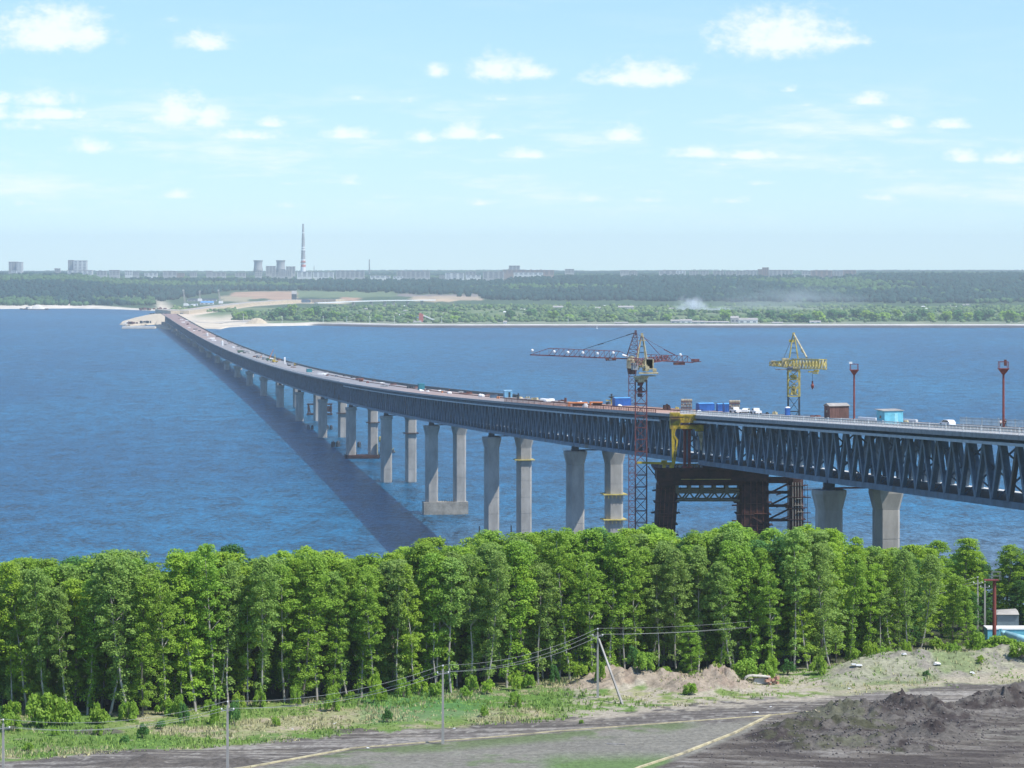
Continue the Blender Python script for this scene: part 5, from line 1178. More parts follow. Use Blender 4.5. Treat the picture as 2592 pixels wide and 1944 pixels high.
# ------------------------------------------------------------ the belt of trees in front
def leaf_cloud(clumps, n_per, size, r, flat=.85):
    "leaf quads spread over clumps (x,y,z,rad)"
    C = np.array(clumps); k = np.maximum(6, (n_per*(C[:, 3]**1.8)).astype(int)); idx = np.repeat(np.arange(len(C)), k); n = len(idx)
    d = r.normal(0, 1, (n, 3)); d /= np.linalg.norm(d, axis=1)[:, None]; rad = C[idx, 3]*(.35+.65*r.random(n)**.45)
    d[:, 2] = np.where(d[:, 2] < -.5, -d[:, 2], d[:, 2])
    P = C[idx, :3]+d*rad[:, None]*np.array([1, 1, flat])+r.normal(0, .06, (n, 3))*C[idx, 3:4]
    nrm = d*.8+r.normal(0, .6, (n, 3))+np.array([.1, -.15, .55]); nrm /= np.linalg.norm(nrm, axis=1)[:, None]
    a = np.cross(nrm, r.normal(0, 1, (n, 3))); a /= np.linalg.norm(a, axis=1)[:, None]; b = np.cross(nrm, a)
    s = (size*r.uniform(.6, 1.35, n))[:, None]
    V = np.stack([P-a*s*.5, P-b*s*.42+a*s*.05, P+a*s*.55, P+b*s*.42+nrm*s*.1], 1)
    return V.reshape(-1, 3), np.arange(4*n).reshape(-1, 4)
def trunk_mesh(h, r0, lean, r, forks, m=None):
    m = m or MB(); pts = []; x = y = 0
    for i in range(9):
        z = h*i/8; pts.append(Vector((x, y, z))); x += lean[0]/8*h*.12+r.normal(0, .10); y += lean[1]/8*h*.12+r.normal(0, .10)
    rad = lambda i: r0*(1-.80*i/8)
    for i in range(8): m.cyl(pts[i], pts[i+1], rad(i), rad(i+1), 6, cap=(i == 0))
    br = []
    for k in range(forks):
        i = int(r.integers(3, 8)); p = pts[i]; a = r.uniform(0, 6.28); L_ = r.uniform(1.3, 3.2)*(1.15-i/16)
        q = p+Vector((math.cos(a)*L_*.62, math.sin(a)*L_*.62, L_*.8)); m.cyl(p, q, rad(i)*.5, rad(i)*.2, 5, cap=False); br.append(q)
    return m, pts, br
def make_tree(kind, seed):
    r = np.random.default_rng(seed); h = 20.0; cl = []
    forks = {'slender': 12, 'bare': 9, 'column': 8, 'broad': 14}[kind]
    tm, pts, br = trunk_mesh(h*.95, {'broad': .22}.get(kind, .15), r.normal(0, .6, 2), r, forks)
    def at(z): i = min(7.99, z/(h*.95)*8); a = pts[int(i)]; b = pts[int(i)+1]; return a.lerp(b, i-int(i))
    lo, hw = {'slender': (.46, 2.6), 'bare': (.55, 2.6), 'column': (.08, 2.2), 'broad': (.12, 3.3)}[kind]
    n = {'slender': 105, 'bare': 88, 'column': 140, 'broad': 190}[kind]
    for i in range(n):
        u = r.random()**.8; z = h*(lo+(1.0-lo)*u); w_ = hw*(math.sin(min(1, (u*.84+.12))*math.pi)**.6*.85+.12)
        a = r.uniform(0, 6.28); q = at(min(z, h*.94)); rr = w_*r.uniform(.25, 1.0)
        cl.append((q.x+math.cos(a)*rr, q.y+math.sin(a)*rr, z-.15*rr, r.uniform(.32, .86)*(1.15 if kind == 'broad' else 1)*(1-.25*(rr/w_ > .8))))
    for b in br: cl.append((b.x, b.y, b.z, r.uniform(.6, .95)))
    cl.append((at(h*.94).x, at(h*.94).y, h*.965, .6)); cl.append((at(h*.94).x+.1, at(h*.94).y, h*1.0, .35))
    # shoots along the stem
    z = r.uniform(.8, 3)
    dens = {'slender': 1.0, 'bare': .45, 'column': 1.3, 'broad': 1}[kind]
    while z < h*lo:
        if r.random() < dens:
            q = at(z); a = r.uniform(0, 6.28); rr = r.uniform(0, .85); cl.append((q.x+math.cos(a)*rr, q.y+math.sin(a)*rr, z, r.uniform(.38, .85)))
        z += r.uniform(.28, .75)
    V, Fc = leaf_cloud(cl, 170, .225, r)
    tr = bpy.data.meshes.new('trunk'); tr.from_pydata(tm.v, [], tm.f); tr.update()
    return V, Fc, tr
TREES = {}
def tree_proto(kind, seed, leafm, barkm):
    V, Fc, tr = make_tree(kind, seed); tr.materials.append(M_[barkm])
    cm = mesh_np('crown', V, Fc, M_[leafm]); return cm, tr
for i, (kd, lm, bk) in enumerate([('slender', 'leaf', 'bark_pale'), ('slender', 'leaf_b', 'bark_pale'), ('slender', 'leaf_y', 'bark'), ('bare', 'leaf_b', 'bark_pale'), ('bare', 'leaf', 'bark_pale'), ('column', 'leaf', 'bark'), ('column', 'leaf_y', 'bark_pale'),
                                  ('broad', 'leaf', 'bark'), ('broad', 'leaf_y', 'bark'), ('broad', 'leaf_y', 'bark'), ('broad', 'leaf_b', 'bark'), ('column', 'leaf_d', 'bark'), ('broad', 'leaf_d', 'bark')]):
    TREES[i] = tree_proto(kd, 500+i*7, lm, bk)
TOPS = [(-60, 1440), (0, 1432), (100, 1402), (170, 1425), (250, 1402), (330, 1368), (400, 1425), (480, 1398), (545, 1378), (600, 1410), (640, 1398), (700, 1412), (740, 1392), (850, 1392), (900, 1402), (1000, 1400), (1050, 1388), (1100, 1355), (1180, 1378), (1250, 1350), (1350, 1332), (1450, 1342), (1550, 1330), (1650, 1328), (1690, 1338), (1740, 1352), (1790, 1318), (1850, 1332), (1900, 1352), (1950, 1342), (1990, 1338), (2030, 1320), (2100, 1338), (2150, 1340), (2185, 1378), (2232, 1395), (2275, 1366), (2330, 1380), (2352, 1410)]
DESC = {0: 'slender pale stemmed green tree', 1: 'slender pale stemmed olive tree', 2: 'slender yellow green tree', 3: 'bare stemmed olive tree', 4: 'bare stemmed green tree', 5: 'green tree leafed to foot', 6: 'bright tree leafed to foot',
        7: 'broad fresh green tree', 8: 'broad bright yellow green tree', 9: 'broad lime green tree', 10: 'broad olive green tree', 11: 'dark green narrow tree', 12: 'broad dark green tree'}
def zone(px): return ['at far left', 'behind the left slim pole', 'left of the middle pole', 'right of the middle pole', 'behind the braced pole', 'right of the braced pole', 'by the rubble mound', 'beside the pipework'][int(np.clip((px+100)//345, 0, 7))]
def tree(X, Y, k, ztop, row, label=None, wsc=1.0):
    zg = gz(X, Y); h = ztop-zg; cm, tr = TREES[k]; px = PX0+X*F/Y
    t = thing('tree', label or (DESC[k]+', '+row+', '+zone(px)), 'tree', (X, Y, zg-.1), random.uniform(0, 6.28), 'trees of the belt')
    s = h/20; t.scale = (s*wsc*random.uniform(.85, 1.2), s*wsc*random.uniform(.85, 1.2), s)
    link('trunk', tr, t); link('crown', cm, t)
def belt():
    rows = [('front row', 0.0, 2.5, [0, 1, 3, 4, 5, 6, 0, 1, 3, 2, 0], (2, 60)), ('second row', 4.5, 2.7, [0, 1, 2, 5, 6, 10], (0, 45)), ('inner row', 9.5, 3.0, [7, 10, 5, 8, 5, 12], (0, 30)), ('rear row', 16, 3.1, [8, 7, 9, 8, 7, 5], (0, 26)), ('rearmost row', 24, 3.3, [9, 8, 7, 9, 12], (0, 18))]
    n = 0
    for nm, dy, sp, ks, (o0, o1) in rows:
        px = -70+random.uniform(0, 20)
        while px < 2365:
            Y = G0(px, interp(px, TREE_BASE))[1]+dy+random.uniform(-1.3, 1.3)
            ty = interp(px, TOPS)+random.uniform(o0, o1)-random.uniform(0, 24)+17
            if nm == 'front row' and random.random() < .35: ty += 40
            X = (px-PX0)*Y/F
            tree(X, Y, random.choice(ks), H-(ty-PY0)*Y/F, nm, None, {'front row': 1.1, 'second row': 1.15}.get(nm, 1.4)); n += 1
            px += sp*F/Y*random.uniform(.65, 1.35)
    # darker group at the right end
    for px, Y, k, ty, l in [(2385, 512, 7, 1372, 'broad green tree just left of the two slim poles'), (2425, 520, 8, 1362, 'tall broad tree behind the slim poles'), (2450, 530, 10, 1395, 'brownish thin tree behind the slim poles'), (2410, 498, 5, 1455, 'leafy column in front of the gap with wires'), (2455, 494, 5, 1480, 'shorter leafy column left of the slim poles'),
                         (2500, 535, 12, 1420, 'dark broad tree behind the red mast'), (2545, 528, 7, 1382, 'spreading green tree right of the red mast'), (2580, 540, 12, 1400, 'dark tree behind the grey booth'), (2620, 528, 12, 1410, 'dark tree at the right edge behind the pipework'), (2560, 545, 11, 1430, 'dark narrow tree between grey booth and water'), (2395, 533, 12, 1420, 'dark tree in the gap where the wires cross'), (2475, 542, 12, 1430, 'dark broad tree filling the gap behind the slim poles'), (2350, 540, 12, 1440, 'dark tree behind the gap left of the slim poles'), (2520, 545, 12, 1440, 'second dark tree behind the red mast'),
                         (2372, 526, 5, 1440, 'leafy tree filling the gap right of the belt'), (2405, 542, 12, 1400, 'dark tree deep in the gap right of the belt'), (2438, 545, 12, 1410, 'dark tree deep behind the shorter leafy column'), (2490, 520, 12, 1425, 'dark leafy tree right behind the slim poles'), (2535, 540, 5, 1400, 'leafy green tree above the grey booth'), (2600, 518, 5, 1450, 'leafy tree beside the booth at the right edge'), (2565, 524, 12, 1470, 'low dark tree directly behind the grey booth'), (2465, 508, 12, 1500, 'low dark tree at the foot of the slim poles'), (2635, 545, 12, 1415, 'dark tree cut by the right edge of the photo')]:
        tree((px-PX0)*Y/F, Y, k, H-(ty-PY0)*Y/F, '', l, 1.45); n += 1
    print('trees', n)
belt()
# bushes
BUSH = []
for i, (sd, lm, n) in enumerate([(1, 'leaf', 10), (2, 'leaf_y', 8), (3, 'leaf', 14), (4, 'leaf_d', 7)]):
    r = np.random.default_rng(900+sd); cl = []
    for k in range(n*2):
        a = r.uniform(0, 6.28); u = r.random()**.6; cl.append((math.cos(a)*u*.75, math.sin(a)*u*.75, r.uniform(.15, .95)*(1-.35*u), r.uniform(.16, .34)))
    V, Fc = leaf_cloud(cl, 900, .13, r); BUSH.append(mesh_np('foliage', V, Fc, M_[lm]))
SM = MB(); 
for k in range(5): SM.cyl((0, 0, -.1), (.3*math.cos(k*1.3), .3*math.sin(k*1.3), .6), .03, .015, 4)
stem_me = bpy.data.meshes.new('stems'); stem_me.from_pydata(SM.v, [], SM.f); stem_me.materials.append(M_['bark'])
def bush(px, py, wpx, hpx, k, label, group='bushes along the foot of the trees'):
    p = on_ground(px, py); s = wpx*p.y/F; h = hpx*p.y/F; t = thing('bush', label, 'bush', p, random.uniform(0, 6), group); t.scale = (s/2, s/2, h)
    link('foliage', BUSH[k], t); link('stems', stem_me, t)
for px, py, w_, h, k, l in [(110, 1840, 110, 90, 2, 'big rounded bush at the far left foot of the trees'), (165, 1835, 80, 70, 0, 'rounded bush against the big left bush'), (30, 1850, 60, 50, 0, 'bush at the left edge below the trees'), (250, 1832, 60, 45, 0, 'bush between big left bush and first slim pole'), (330, 1825, 55, 55, 0, 'leafy bush under the tall leafy column'),
                          (1180, 1765, 40, 30, 0, 'small bush right of the middle pole'), (1060, 1760, 55, 45, 1, 'yellowish bush left of the middle pole'), (1130, 1752, 45, 60, 0, 'upright bush directly behind the middle pole'), (1335, 1742, 42, 40, 0, 'round bush left of the sand heaps'), (1630, 1722, 62, 48, 2, 'round bush behind the sand heaps'), (1560, 1715, 40, 40, 1, 'yellowish bush right of the braced pole'),
                          (1745, 1745, 42, 34, 0, 'bush growing on top of the sand heaps'), (1890, 1722, 80, 58, 2, 'large bush left of the white debris heap'), (1945, 1722, 55, 50, 0, 'bush right beside the large bush'), (2240, 1668, 60, 34, 0, 'low bush on the crest of the rubble mound'), (2418, 1665, 42, 40, 0, 'neat rounded bush right of the rubble mound'),
                          (2480, 1680, 26, 22, 1, 'little yellow bush on the rubble mound'), (2375, 1650, 60, 40, 0, 'bush at the foot of the right end trees'), (2530, 1660, 100, 50, 2, 'wide low bush below the light blue pipework'), (2585, 1668, 80, 50, 0, 'bush at the right edge below the pipework'), (2470, 1655, 60, 60, 0, 'tall weedy bush at the foot of the two slim poles'), (1500, 1722, 40, 34, 0, 'low bush at the foot of the braced pole'), (945, 1780, 45, 80, 1, 'tall yellowish bush left of the middle pole by the trees')]:
    bush(px, py, w_, h, k, l)
r = random.Random(5)
for i in range(34):
    px = -20+i*70+r.uniform(-25, 25); bush(px, interp(px, TREE_BASE)+r.uniform(2, 12), r.uniform(30, 60), r.uniform(28, 60), r.choice([0, 0, 1, 2, 3]), 'undergrowth bush under the front row '+zone(px))
for px, py, w_, h, l in [(316, 1884, 34, 26, 'dark shrub in the grass, left one near the first slim pole'), (361, 1868, 40, 42, 'dark conical shrub in the left grass'), (407, 1845, 32, 26, 'dark shrub up the slope left of the first slim pole'), (466, 1832, 34, 62, 'tall dark shrub against the trees left of the first slim pole'), (542, 1833, 32, 52, 'shrub just left of the first slim pole'), (592, 1835, 38, 75, 'tall shrub directly behind the first slim pole'), (842, 1800, 46, 50, 'bright shrub standing alone before the trees'), (980, 1828, 34, 40, 'dark shrub left of the middle pole in the grass'), (249, 1860, 30, 28, 'shrub at the left in dry grass'), (73, 1902, 34, 24, 'shrub low in the dry grass by the left pole'),
                        (1305, 1790, 36, 44, 'thin shrub between middle pole and braced pole'), (1225, 1815, 26, 30, 'thin small shrub right of the middle pole'), (1471, 1832, 14, 12, 'tiny shrub on the dirt track below the braced pole'), (2345, 1712, 22, 18, 'tiny dark shrub on the rubble mound'), (140, 1862, 26, 24, 'small shrub below the big left bush'), (700, 1838, 28, 26, 'small shrub right of the first slim pole')]:
    bush(px, py, w_, h, 3 if 'dark' in l or 'tall' in l else 0, l, 'shrubs scattered in the grass strip')
# small tree in front
p = on_ground(1752, 1716); TT = thing('tree', 'small spreading tree in front of the belt above the sand heaps', 'tree', p, 1, None); TT.scale = (.62, .62, .40); link('trunk', TREES[7][1], TT); link('crown', TREES[7][0], TT)
# ------------------------------------------------------------ power line
def pole(px, ptop, base, label, brace=None, xarm=True):
    if base: p = on_ground(px, base); Y = p.y
    else: Y = (H-Z0-9.8)*F/(ptop-PY0); p = Vector(((px-PX0)*Y/F, Y, 0)); p.z = gz(p.x, p.y)
    zt = H-(ptop-PY0)*Y/F; h = zt-p.z; t = thing('utility_pole', label, 'pole', p, 0, 'concrete power poles')
    m = MB(); m.box((0, 0, h/2-.2), (.36, .30, h+.4), 0, .62); m.build('post', M_['conc'], t, world=False)
    m = MB(); m.bar((-.75, 0, h-.55), (.75, 0, h-.55), .08, .1); m.bar((0, 0, h-.1), (0, 0, h+.35), .05); m.build('crossarm', M_['grey'], t, world=False)
    for dx, dz in ((-.7, -.5), (.7, -.5), (0, .35)): m = MB(); m.lathe((dx, 0, h+dz), [(.04, 0), (.09, .05), (.09, .16), (.03, .22)], 6); m.build('insulator', M_['white'], t, world=False)
    if brace:
        q = on_ground(*brace)-p; m = MB(); m.bar((q.x, q.y, -.2+q.z), (.12, -.1, h-.9), .30, .26, w2=.22); m.build('brace', M_['conc'], t, world=False)
    return [Vector((p.x+dx, p.y, p.z+h+dz+.2)) for dx, dz in ((-.7, -.5), (.7, -.5), (0, .35))]
P1 = pole(8, 1832, None, 'concrete power pole cut by the left edge of the photo')
P2 = pole(576, 1786, None, 'thin concrete power pole left of the middle, standing by the grey track')
P3 = pole(1121, 1694, 1883, 'concrete power pole in the middle beside the pale kerb line')
P4 = pole(1513, 1600, 1766, 'concrete power pole with a slanting brace leg', (1577, 1783))
P5 = pole(2475, 1468, 1612, 'left slim pale pole of the pair beside the red mast')
P6 = pole(2493, 1478, 1612, 'right slim pale pole of the pair beside the red mast')
P0 = [q+(P1[0]-P2[0])*1.0 for q in P1]
def span(A, B, label, sag=1.3):
    m = MB()
    for a, b in zip(A, B):
        prev = a
        for i in range(1, 15): u = i/14; q = a.lerp(b, u)-Vector((0, 0, sag*4*u*(1-u))); m.bar(prev, q, .028); prev = q
    o = m.build('power_line', M_['wire']); tag(o, label, 'wires', 'power line wires'); recenter(o, A[0])
span(P0, P1, 'wires leaving the left edge pole to the left'); span(P1, P2, 'sagging wires from the left edge pole to the next pole'); span(P2, P3, 'sagging wires between the two thin poles left of the middle'); span(P3, P4, 'sagging wires from the middle pole up to the braced pole'); span(P4, P5, 'sagging wires from the braced pole off to the right pole pair', 2.2)
# pale kerb lines in the field
def kerb(pts, w_, h_, label):
    m = MB(); W_ = []
    for (a, b), (c, d) in zip(pts[:-1], pts[1:]):
        n = 12
        for i in range(n): 
            q = on_ground(a+(c-a)*i/n, b+(d-b)*i/n); W_.append(q)
    W_.append(on_ground(*pts[-1]))
    for p, q in zip(W_[:-1], W_[1:]): m.bar(p+Vector((0, 0, h_*.3)), q+Vector((0, 0, h_*.3)), w_*random.uniform(.92, 1.1), h_)
    o = m.build('plank_line', M_['wood']); tag(o, label, 'kerb boards', 'pale board lines laid on the field'); recenter(o, W_[0])
kerb([(904, 1893), (1250, 1866), (1400, 1852), (1723, 1828), (1950, 1811)], .16, .14, 'long thin pale board line running beside the dirt track')
kerb([(560, 1953), (633, 1942), (904, 1893)], .34, .2, 'thicker pale board line at the bottom left of the field')
kerb([(1600, 1952), (1621, 1943), (1723, 1910), (1858, 1857), (1950, 1811)], .38, .25, 'thick pale board line edging the dark soil')
kerb([(1950, 1811), (2041, 1804), (2075, 1802)], .22, .16, 'short pale board line vanishing behind the dark soil heaps')
kerb([(2385, 1781), (2440, 1778)], .2, .15, 'short bit of pale board between the dark soil heaps')
# debris
def debris(px, py, wpx, label, mt=None, name='debris', kind='slab'):
    p = on_ground(px, py); wd = wpx*p.y/F; r = random.Random(px); m = MB()
    for i in range(3): 
        m.box((p.x+r.uniform(-.3, .3)*wd, p.y+r.uniform(-.3, .3), p.z+wd*.08*(i+1)), (wd*r.uniform(.4, .9), wd*.4, wd*.10), r.uniform(-.5, .5), r.uniform(.7, 1))
    o = m.build(name, mt or M_['white']); tag(o, label, 'debris', None); recenter(o, p)
for a in [(2168, 1690, 26, 'pale slab tilted on the left slope of the rubble mound'), (2288, 1682, 14, 'white lump high on the rubble mound'), (2372, 1690, 22, 'curved white scrap on the right part of the rubble mound'), (2256, 1678, 10, 'small white scrap on the crest of the rubble mound'), (2150, 1744, 10, 'small white scrap at the foot of the rubble mound'), (1150, 1845, 9, 'little white box on the track beside the middle pole'), (1912, 1805, 14, 'white scrap on the track above the board corner'), (1951, 1790, 6, 'tiny white scrap on the track'), (849, 1832, 8, 'white scrap in the grass left of the middle pole'), (741, 1846, 6, 'tiny white scrap in the dry grass'), (932, 1893, 8, 'white scrap by the board line'), (2243, 1770, 8, 'white scrap above the dark heaps'), (2460, 1705, 16, 'pale scrap low on the right of the rubble mound')]:
    debris(*a)
p = on_ground(1925, 1732); t = thing('scrap_heap', 'curved white panel and brick red scrap piled at the edge of the trees', 'debris', p)
m = MB()
for i in range(10): a = i/9*3.14; b = (i+1)/9*3.14; m.bar(Vector((-1.2-1.1*math.sin(a), 0, .7+.6*math.cos(a))), Vector((-1.2-1.1*math.sin(b), 0, .7+.6*math.cos(b))), 1.6, .12)
m.bar((-1.2, 0, 1.3), (1.4, .2, 1.1), 1.5, .15); m.box((0, .3, .5), (2.6, 1.2, .8), .2, .7); m.build('panel', mat('dirty_white', (.6, .56, .48), .8), t, world=False)
m = MB(); rr = random.Random(2)
for i in range(12): m.box((rr.uniform(.3, 2.6), rr.uniform(-.9, .5), rr.uniform(.1, 1.1)), (rr.uniform(.3, .9), .4, rr.uniform(.2, .4)), rr.uniform(0, 3))
m.build('rubble', mat('brick_scrap', (.42, .24, .17), .9), t, world=False)
a = on_ground(2185, 1668); b = on_ground(2218, 1660); m = MB(); m.bar(a+Vector((0, 0, .6)), b+Vector((0, 0, 1.0)), .12); m.bar(a+Vector((.5, 0, .6)), b+Vector((-1, 0, 1.2)), .08); o = m.build('branch', M_['bark_pale']); tag(o, 'bare pale branch lying across the crest of the rubble mound', 'branch'); recenter(o, a)
a = on_ground(1536, 1884); b = on_ground(1584, 1886); m = MB(); m.bar(a+Vector((0, 0, .1)), b+Vector((0, 0, .12)), .12); o = m.build('stick', M_['bark_pale']); tag(o, 'thin pale stick lying on the grey field', 'stick'); recenter(o, a)
# clods on the dark soil
def clods():
    n = 1900; V = []; Fc = []; k = 0
    for i in range(n):
        if i % 3: 
            mx, my, rx, ry, h, kd = MW[rng.integers(0, 22)]; X = mx+rng.normal(0, rx*.8); Y = my+rng.normal(0, ry*.8)
        else: px = rng.uniform(1500, 2620); py = rng.uniform(1800, 1950); X, Y = G0(px, py)
        px = PX0+X*F/Y; py = PY0+(H-Z0)*F/Y
        if px < np.interp(py, [1805, 1860, 1950], [1985, 1880, 1640]): continue
        V.append((X, Y, rng.uniform(.04, .20)))
    A = np.array(V); zz = ground_z(A[:, 0], A[:, 1]); n = len(A)
    v = IV[None]*(1+rng.uniform(-.3, .3, (n, 12, 1)))*A[:, 2, None, None]; P = np.stack([A[:, 0], A[:, 1], zz+.02], -1)
    C = np.ones((n, 12, 4)); C[..., :3] = np.array((.115, .102, .095))*rng.uniform(.7, 1.4, (n, 1, 1))
    o = link('soil_clods', mesh_np('soil_clods', (P[:, None]+v).reshape(-1, 3), (IF[None]+(np.arange(n)*12)[:, None, None]).reshape(-1, 3), mat_attr('clod', 3, .2), C.reshape(-1, 4)))
    tag(o, 'loose dark clods of earth strewn over the raked soil and its heaps', 'soil', kind='stuff')
clods()
# ------------------------------------------------------------ pumping corner on the right
p = on_ground(2517, 1640); Y = p.y; hz = H-(1468-PY0)*Y/F-p.z; t = thing('lighting_mast', 'short stout red mast with a wire cage, on the bank beside the light blue pipework', 'mast', p)
m = MB(); m.cyl((0, 0, -.2), (0, 0, hz), .33, .28, 12); m.build('pole', M_['redpaint'], t, world=False); m = MB(); m.box((-.5, 0, hz), (2.3, 1.6, .14)); m.build('platform', M_['redpaint'], t, world=False)
m = MB()
for a in (-.65, .65):
    for b in (-.6, .6): m.bar((a+.3, b, hz), (a+.3, b, hz+1.3), .06)
    m.bar((a+.3, -.6, hz+1.3), (a+.3, .6, hz+1.3), .06); m.bar((-.35, a*.9, hz+1.3), (.95, a*.9, hz+1.3), .06); m.bar((-.35, a*.9, hz+.65), (.95, a*.9, hz+.65), .05)
m.build('cage', M_['grey'], t, world=False)
Y = 506; f = lambda x, y, dy=0: W(x, y, Y+dy)
t = thing('booth', 'grey glazed booth with a pale slanting roof behind the light blue tank', 'booth', f(2551, 1610)); m = pbox(2524, 2579, 1557, 1600, Y+4, 3); m.build('walls', mat('booth_grey', (.10, .14, .16), .35, spec=.5), t)
m = MB(); a = f(2522, 1556, 3.6); b = f(2580, 1550, 3.6); m.prism([a, f(2580, 1556, 3.6), b+Vector((0, 1.5, .1)), f(2527, 1549, 5)], (0, 2.2, .1)); m.build('roof', M_['conc'], t)
t = thing('tank', 'light blue rectangular steel tank at the right edge', 'tank', f(2560, 1625)); m = pbox(2500, 2640, 1594, 1640, Y, 4); m.build('body', M_['cyan'], t); m = pbox(2499, 2641, 1591, 1594, Y-.1, 4.2); m.build('rim', M_['white'], t)
m = MB(); m.bar(f(2524, 1630, -1.2), f(2531, 1592, -1.2), .3); m.bar(f(2541, 1620, -1.2), f(2533, 1592, -1.2), .3); m.bar(f(2526, 1612, -1.2), f(2537, 1612, -1.2), .3); m.build('frame', M_['cyan'], t)
m = MB(); m.cyl(f(2542, 1604, -2), f(2625, 1626, -6), .55, .55, 16); m.lathe(tuple(f(2542, 1607, -2)), [(.6, 0), (.6, .5), (.3, .7)], 10); o = m.build('pipe', mat('pipe_cyan', (.35, .62, .70), .4), smooth=True); tag(o, 'thick pale blue pipe slanting out of the tank at the right edge', 'pipe'); recenter(o, f(2580, 1615))
# ------------------------------------------------------------ the far bank: town, works, shore things
def block(px0, px1, py0, py1, D, label, wm='bldg', name='apartment_building', cat='building', floors=None, depth=None, group=None, bands=True, side=None, rz=0.0, roof=None):
    a = W(px0, py0, D); b = W(px1, py1, D); z1 = a.z; zg = FZ((px0+px1)/2, D)-3; z0 = min(zg, b.z); w_ = b.x-a.x; dp = depth or min(40, max(14, w_*.25))
    t = thing(name, label, cat, ((a.x+b.x)/2, D+dp/2, z0), rz, group); h = z1-z0
    m = MB(); m.box((0, 0, h/2), (w_, dp, h)); m.build('walls', M_[wm], t, world=False)
    m = MB(); m.box((0, 0, h+.5), (w_+1, dp+1, 1.0)); 
    if w_ > 60:
        for k in range(int(w_/35)): m.box((-w_/2+20+35*k, 0, h+2), (6, 6, 2.4))
    m.build('roof', M_[roof or 'greyroof'], t, world=False)
    vis = (py1-py0)*D/F
    if bands:
        m = MB(); nf = floors or max(2, int(vis/3.4))
        for k in range(nf):
            z = h-2.4-k*vis/nf; nb = max(3, int(w_/16))
            for q in range(nb): m.box((-w_/2+(q+.5)*w_/nb, -dp/2-.06, z), (w_/nb*.62, .5, vis/nf*.42))
            m.box((w_/2+.03, 0, z), (.4, dp*.7, vis/nf*.42)); m.box((-w_/2-.03, 0, z), (.4, dp*.7, vis/nf*.42))
        m.build('windows', M_['window'], t, world=False)
    return t
G = 'pale apartment blocks on the skyline'
block(22, 42, 663, 690, 11500, 'grey tower block far left on the skyline', 'bldg', floors=9, depth=40); block(42, 55, 664, 690, 11490, 'pale narrow wing beside the far left tower block', 'bldg_w', floors=9, depth=40)
block(28, 42, 685, 690, 11300, 'low white house in front of the far left tower', 'bldg_w')
block(172, 186, 659, 690, 11500, 'grey slab tower left of the white office tower', 'bldg', floors=10); block(186, 219, 660, 690, 11490, 'white office tower with window bands on the left skyline', 'bldg_w', floors=8, depth=30)
block(171, 234, 684.5, 696, 10900, 'white long block below the office tower', 'bldg_w', floors=4)
block(138, 152, 680, 688, 11600, 'small bluish block left of the office tower', 'bldg')
r = random.Random(9)
x = 245; i = 0
while x < 700:
    w_ = r.uniform(14, 38); yb = 694+(x-245)*.008; h = r.choice([4, 6, 8, 8, 11])*r.uniform(.9, 1.1)
    block(x, x+w_, yb-h, yb+2, 11300+r.uniform(-150, 150), 'pale low block in the long row left of the cooling towers', r.choice(['bldg', 'bldg_w', 'bldg', 'brick']), group='low blocks in the long row', floors=3)
    x += w_+r.choice([0, 2, 6, 14, 24]); i += 1
